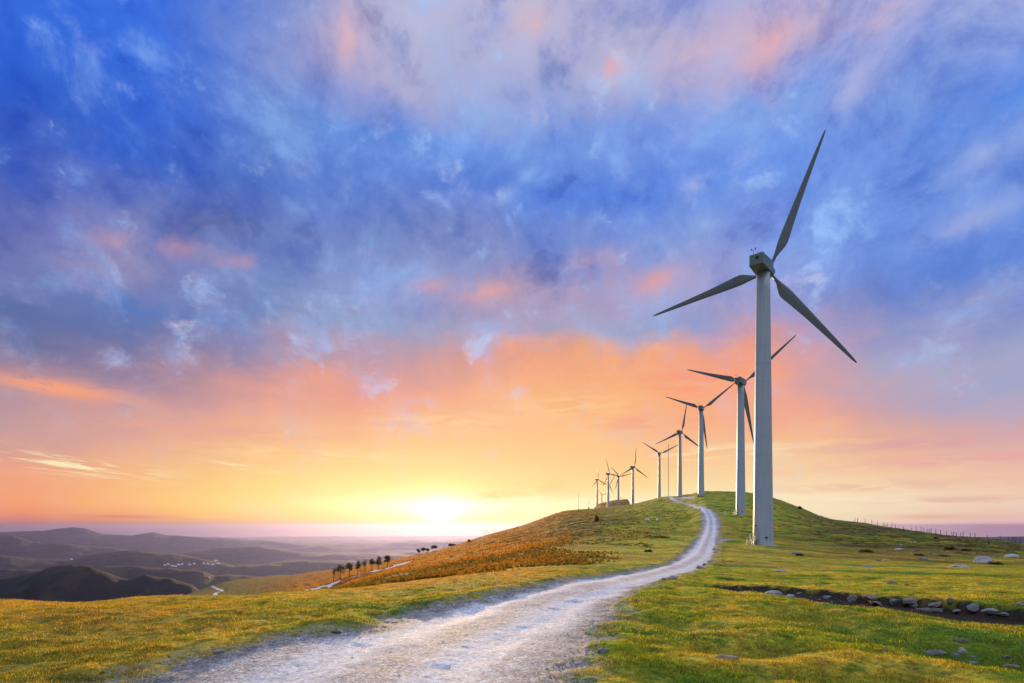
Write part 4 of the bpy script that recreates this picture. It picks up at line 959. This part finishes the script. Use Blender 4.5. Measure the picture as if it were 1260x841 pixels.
def lin(c): return np.where(np.array(c)/255. <= .04045, np.array(c)/255./12.92, ((np.array(c)/255.+.055)/1.055)**2.4)
YG = np.array([r[0] for r in SKY], float); TG = np.array([[lin(c) for c in r[1]] for r in SKY])
TG[-1, 9:] *= 2.1; TG[-2, 9:] *= 1.6
def sky_at(px, y):
    px = min(max(px, 0), 1259.99); y = min(max(y, YG[0]), YG[-1]-.001)
    i = int(np.searchsorted(YG, y, 'right')-1); ty = (y-YG[i])/(YG[i+1]-YG[i]); j = int(px//105); tx = px/105-j
    return (TG[i, j]*(1-tx)+TG[i, j+1]*tx)*(1-ty)+(TG[i+1, j]*(1-tx)+TG[i+1, j+1]*tx)*ty
world = bpy.data.worlds.new('World'); sc.world = world; world.use_nodes = True
N = world.node_tree.nodes; L = world.node_tree.links; N.clear(); g = G(N, L)
tc = N.new('ShaderNodeTexCoord'); D = g.vm('NORMALIZE', tc.outputs['Generated'])
sx = N.new('ShaderNodeSeparateXYZ'); L.new(D, sx.inputs[0]); dx, dy, dz = sx.outputs
# cloud-plane coordinates: structure flattens towards the horizon
den = g.math('ADD', g.math('MAXIMUM', dz, 0.), .16)
cp = N.new('ShaderNodeCombineXYZ'); L.new(g.math('DIVIDE', dx, den), cp.inputs[0]); L.new(g.math('DIVIDE', dy, den), cp.inputs[1]); CPv = cp.outputs[0]
w1 = g.noise(CPv, 1.9, 8, .64, .25, True); w2 = g.noise(g.vm('ADD', D, (3., 1., 5.)), 5.0, 8, .62, .2, True)
WV = g.vm('ADD', g.vm('SCALE', g.vm('SUBTRACT', w1, (.5, .5, .5)), scale=.20), g.vm('SCALE', g.vm('SUBTRACT', w2, (.5, .5, .5)), scale=.24))
az0 = g.math('ARCTAN2', dx, dy); el0 = g.math('ARCSINE', dz)
lift = g.map(el0, math.radians(1.5), math.radians(18), 0., 1., True)
sw = N.new('ShaderNodeSeparateXYZ'); L.new(WV, sw.inputs[0])
az = g.math('ADD', az0, g.math('MULTIPLY', sw.outputs[0], g.math('ADD', g.math('MULTIPLY', lift, .9), .25)))
el = g.math('ADD', el0, g.math('MULTIPLY', sw.outputs[1], g.math('MULTIPLY', lift, .65)))
AZM = math.radians(46); tfac = g.map(az, -AZM, AZM)
ELS = [-3.2, -1.6, -.55, .05, .8, 2., 4., 7., 10., 13., 16., 19., 22.5, 26, 30, 34, 38, 43]; NS = 17
prev = None; pe = None
for e in ELS:
    rp = N.new('ShaderNodeValToRGB'); L.new(tfac, rp.inputs[0]); rp.color_ramp.interpolation = 'B_SPLINE' if False else 'LINEAR'
    els = rp.color_ramp.elements
    for k in range(NS):
        t = k/(NS-1); a = -AZM+2*AZM*t; u = math.tan(a); v = math.tan(math.radians(e))/math.cos(a); c = sky_at(CX+F*u, HY-F*v)
        en = els[k] if k < 2 else els.new(t)
        if k < 2: en.position = (0., 1.)[k] if k == 0 else t
        en.color = (*c, 1)
    if prev is None: prev = rp.outputs[0]
    else: prev = g.mix(g.map(el, math.radians(pe), math.radians(e)), prev, rp.outputs[0])
    pe = e
col = prev
# cloud texture: puffs and streaks that lighten or deepen the colour of the layer they lie in
n1 = g.noise(g.vm('MULTIPLY', CPv, (1., .75, 1.)), 2.6, 9, .60, .5); n2 = g.noise(g.vm('ADD', CPv, (9., 4., 0.)), 7., 8, .62, .3); n3 = g.noise(D, 8., 9, .64, .3)
n4 = g.noise(D, 17., 8, .70, .2)
amp = g.map(el0, math.radians(2), math.radians(20), .18, 1., True)
n5 = g.noise(g.vm('ADD', g.vm('MULTIPLY', D, (1., 1., 1.25)), g.vm('SCALE', w2, scale=.10)), 13., 7, .60, .35)
amp = g.map(el0, math.radians(2.5), math.radians(17), .20, 1., True)
mod = g.math('ADD', g.math('MULTIPLY', g.math('SUBTRACT', n3, .5), 2.6), g.math('MULTIPLY', g.math('SUBTRACT', n1, .5), .8))
mod = g.math('ADD', mod, g.math('MULTIPLY', g.math('SUBTRACT', n4, .5), .8))
amp2 = g.map(el0, math.radians(13), math.radians(27), .06, 1., True)
dk = g.math('MULTIPLY', g.map(mod, .12, -.60, 0., 1., True), amp2)
col = g.mix(g.math('MULTIPLY', dk, .85), col, g.mix(1., col, (.38, .52, .80), 'MULTIPLY'))
lt = g.math('MULTIPLY', g.map(mod, .0, .70, 0., 1., True), amp)
warm = g.map(n2, .49, .66, 0., 1., True)
col = g.mix(g.math('MULTIPLY', lt, .48), col, g.mix(warm, (.38, .56, 1.0), (.70, .60, .86)))
puff = g.math('MULTIPLY', g.math('MULTIPLY', g.map(n5, .55, .72, 0., 1., True), g.map(n3, .42, .58, 0., 1., True)), amp)
col = g.mix(g.math('MULTIPLY', puff, .52), col, g.mix(warm, (.50, .66, 1.05), (.92, .72, .82)))
shade = g.math('MULTIPLY', g.math('MULTIPLY', g.map(n5, .45, .30, 0., 1., True), g.map(n3, .58, .42, 0., 1., True)), amp2)
col = g.mix(g.math('MULTIPLY', shade, .8), col, g.mix(1., col, (.62, .66, .82), 'MULTIPLY'))
RAG = g.noise(g.vm('ADD', D, (1.7, 4.2, 0.)), 11., 6, .62, .4)
def blob(col, px, y, rx, ry, c, strength, stretch=(3., 14.), thr=(.42, .60), tilt=0., shared_rag=False):
    """one cloud or glow lying in a direction of the sky, ragged by noise"""
    a0 = math.atan((px-CX)/F); e0 = math.atan((HY-y)/F*math.cos(a0)); ra = rx/F*math.cos(a0)**2; re = ry/F*math.cos(a0)*math.cos(e0)**2
    da = g.math('DIVIDE', g.math('SUBTRACT', az0, a0), ra); de = g.math('SUBTRACT', el0, e0)
    if tilt: de = g.math('ADD', de, g.math('MULTIPLY', g.math('SUBTRACT', az0, a0), tilt))
    de = g.math('DIVIDE', de, re)
    q = g.math('ADD', g.math('MULTIPLY', da, da), g.math('MULTIPLY', de, de)); f = g.math('EXPONENT', g.math('MULTIPLY', q, -1.))
    if thr and shared_rag:
        f = g.math('MULTIPLY', f, g.map(RAG, thr[0], thr[1], 0., 1., True))
    elif thr:
        cv = N.new('ShaderNodeCombineXYZ'); L.new(g.math('MULTIPLY', az0, stretch[0]), cv.inputs[0]); L.new(g.math('MULTIPLY', g.math('ADD', el0, g.math('MULTIPLY', az0, tilt)), stretch[1]), cv.inputs[1])
        f = g.math('MULTIPLY', f, g.map(g.noise(cv.outputs[0], 3.2, 6, .6, .4), thr[0], thr[1], 0., 1., True))
    return g.mix(g.math('MULTIPLY', f, strength), col, tuple(lin(c)))
col = blob(col, 70, 478, 90, 11, (255,165,125), .95, (4., 16.), (.36, .52), .05)
col = blob(col, 90, 573, 110, 10, (255,240,190), 1., (5., 60.), (.46, .60), .10)
col = blob(col, 300, 575, 40, 4, (255,240,190), .8, (5., 60.), (.42, .60), .10)
col = blob(col, 150, 636, 60, 2.6, (225,125,105), .8, thr=None); col = blob(col, 30, 636, 22, 4, (220,125,125), .5, thr=None)
col = blob(col, 608, 612, 30, 7, (238,185,120), .9, (9., 20.), (.34, .52)); col = blob(col, 660, 605, 55, 14, (250,195,130), .6, (6., 16.), (.36, .56)); col = blob(col, 636, 628, 14, 5, (240,195,130), .6, thr=None)
col = blob(col, 1150, 636, 60, 4, (245,190,165), .9, thr=None); col = blob(col, 1230, 655, 120, 9, (235,175,185), .6, thr=None); col = blob(col, 1180, 566, 160, 9, (240,170,165), .8, (3., 22.), (.36, .52))
col = blob(col, 900, 556, 110, 8, (255,235,190), .9, (3., 26.), (.42, .58)); col = blob(col, 820, 620, 300, 12, (255,242,205), .8, (2., 30.), (.30, .55))
for px, y, rx, ry, c in [(1090,598,130,7,(238,185,165)),(1180,615,120,5,(235,180,170)),(1010,580,90,6,(255,200,160)),(1120,545,120,9,(225,165,170)),(700,500,70,14,(255,205,150)),(560,520,90,12,(255,205,155)),(860,470,60,16,(255,150,120)),(790,520,60,10,(250,165,125)),(420,560,120,8,(255,220,165)),(250,530,120,9,(235,165,150))]:
    col = blob(col, px, y, rx, ry, c, .75, (4., 26.), (.40, .56))
for px, y, rx, ry, c, s in [(752,78,18,20,(255,175,175),.9),(428,45,24,26,(255,185,185),.7),(655,25,18,20,(255,185,180),.8),(945,60,26,22,(255,180,180),.8),(1085,20,20,18,(245,190,200),.7),(600,22,22,24,(120,150,220),.8),(728,55,14,20,(150,165,225),.7),
    (598,362,34,13,(255,165,150),.85),(808,345,24,14,(255,160,145),.85),(730,325,34,14,(235,165,170),.6),(725,350,24,10,(245,160,160),.6),(530,352,22,9,(245,165,160),.6),(215,303,34,12,(225,155,165),.8),(150,297,36,10,(215,150,165),.7),(288,322,28,8,(220,155,165),.7),
    (245,275,50,13,(95,88,135),.6),(480,285,60,16,(105,105,170),.5),(1045,110,30,22,(200,185,225),.8),(1190,275,60,16,(190,185,225),.7),(1120,165,60,16,(160,165,228),.6),(1215,185,50,14,(190,190,232),.7),(860,225,22,12,(205,195,230),.7),(615,240,16,10,(190,200,240),.8),(650,215,12,8,(175,200,250),.7),(395,135,18,14,(165,190,245),.6)]:
    col = blob(col, px, y, rx*1.15, ry*1.1, c, s*.8, (5., 5.), (.36, .60), -.15, True)
# glow round the sun and the sun itself low in the haze
sa, se = math.atan((541-CX)/F), math.atan((HY-629)/F)
def glow(rx, ry, dy_=0.):
    da = g.math('DIVIDE', g.math('SUBTRACT', az0, sa), rx/F); de = g.math('DIVIDE', g.math('SUBTRACT', el0, se+dy_/F), ry/F)
    return g.math('EXPONENT', g.math('MULTIPLY', g.math('SQRT', g.math('ADD', g.math('MULTIPLY', da, da), g.math('MULTIPLY', de, de))), -1.))
def addc(col, f, c, k):
    n = N.new('ShaderNodeCombineXYZ')
    for i in range(3): L.new(g.math('MULTIPLY', f, c[i]*k), n.inputs[i])
    return g.vm('ADD', col, n.outputs[0])
col = addc(col, glow(130, 50), (1., .55, .18), .22); col = addc(col, glow(24, 8, 2), (1., .85, .55), 1.1); col = addc(col, glow(9, 7), (1., .9, .7), 3.2); col = addc(col, glow(95, 8, 6), (1., .90, .62), .55)
# rest of the sky, behind and above the camera: brightened overhead to light the ground, kept dim low down
bk = g.math('MAXIMUM', g.map(g.math('ABSOLUTE', az0), math.radians(55), math.radians(120), 0., 1., True), g.map(el0, math.radians(44), math.radians(70), 0., 1., True))
bk = g.math('MULTIPLY', bk, g.map(el0, math.radians(-2), math.radians(6), .25, 1., True))
BLOW = g.mix(g.map(n1, .35, .65), (.10, .15, .32), (.26, .26, .42)); BHIGH = g.mix(g.map(n1, .35, .65), (1.35, 1.40, 2.0), (2.6, 2.4, 2.7))
BACK = g.mix(g.map(el0, math.radians(22), math.radians(62), 0., 1., True), BLOW, BHIGH)
col = g.mix(bk, col, BACK)
low = g.map(el0, math.radians(-4), math.radians(-12), 0., 1., True); col = g.mix(low, col, (.10, .09, .11))
col = g.mix(g.map(el0, math.radians(15), math.radians(24), 0., 1., True), col, g.mix(1., col, (.88, 1.03, 1.04), 'MULTIPLY'))
ns = nd(N, 'ShaderNodeTexSky', sky_type='NISHITA', sun_disc=False); ns.sun_elevation = SUN_EL; ns.sun_rotation = SUN_AZ; ns.altitude = 900.
b1 = N.new('ShaderNodeBackground'); g.set(b1.inputs[0], col); b1.inputs[1].default_value = .70
b2 = N.new('ShaderNodeBackground'); L.new(ns.outputs[0], b2.inputs[0]); b2.inputs[1].default_value = .05
mx = N.new('ShaderNodeMixShader'); mx.inputs[0].default_value = .07; L.new(b1.outputs[0], mx.inputs[1]); L.new(b2.outputs[0], mx.inputs[2])
wo = N.new('ShaderNodeOutputWorld'); L.new(mx.outputs[0], wo.inputs[0])
world.cycles.sampling_method = 'MANUAL'; world.cycles.sample_map_resolution = 512

# ------------------------------------------------------------------ sun and camera
sun = bpy.data.lights.new('sun', 'SUN'); sun.energy = 5.0; sun.angle = math.radians(.6); sun.color = (1., .64, .27)
so = bpy.data.objects.new('sun', sun); C.objects.link(so)
sd = Vector((math.sin(SUN_AZ)*math.cos(SUN_EL), math.cos(SUN_AZ)*math.cos(SUN_EL), math.sin(SUN_EL)))
so.rotation_euler = sd.to_track_quat('Z', 'Y').to_euler()
cam = bpy.data.cameras.new('camera'); co = bpy.data.objects.new('camera', cam); C.objects.link(co); sc.camera = co
cam.sensor_width = 36; cam.lens = 20.0; cam.sensor_fit = 'HORIZONTAL'; co.location = (0, 0, 0); co.rotation_euler = (math.radians(90), 0, 0)
cam.shift_y = (HY-420.5)/1260.; cam.clip_start = .1; cam.clip_end = 120000
sc.view_settings.view_transform = 'Standard'; sc.view_settings.look = 'None'; sc.view_settings.exposure = math.log2(1/.70); sc.view_settings.gamma = 1
sc.cycles.volume_bounces = 0; sc.cycles.max_bounces = 5; sc.cycles.diffuse_bounces = 2; sc.cycles.transmission_bounces = 3
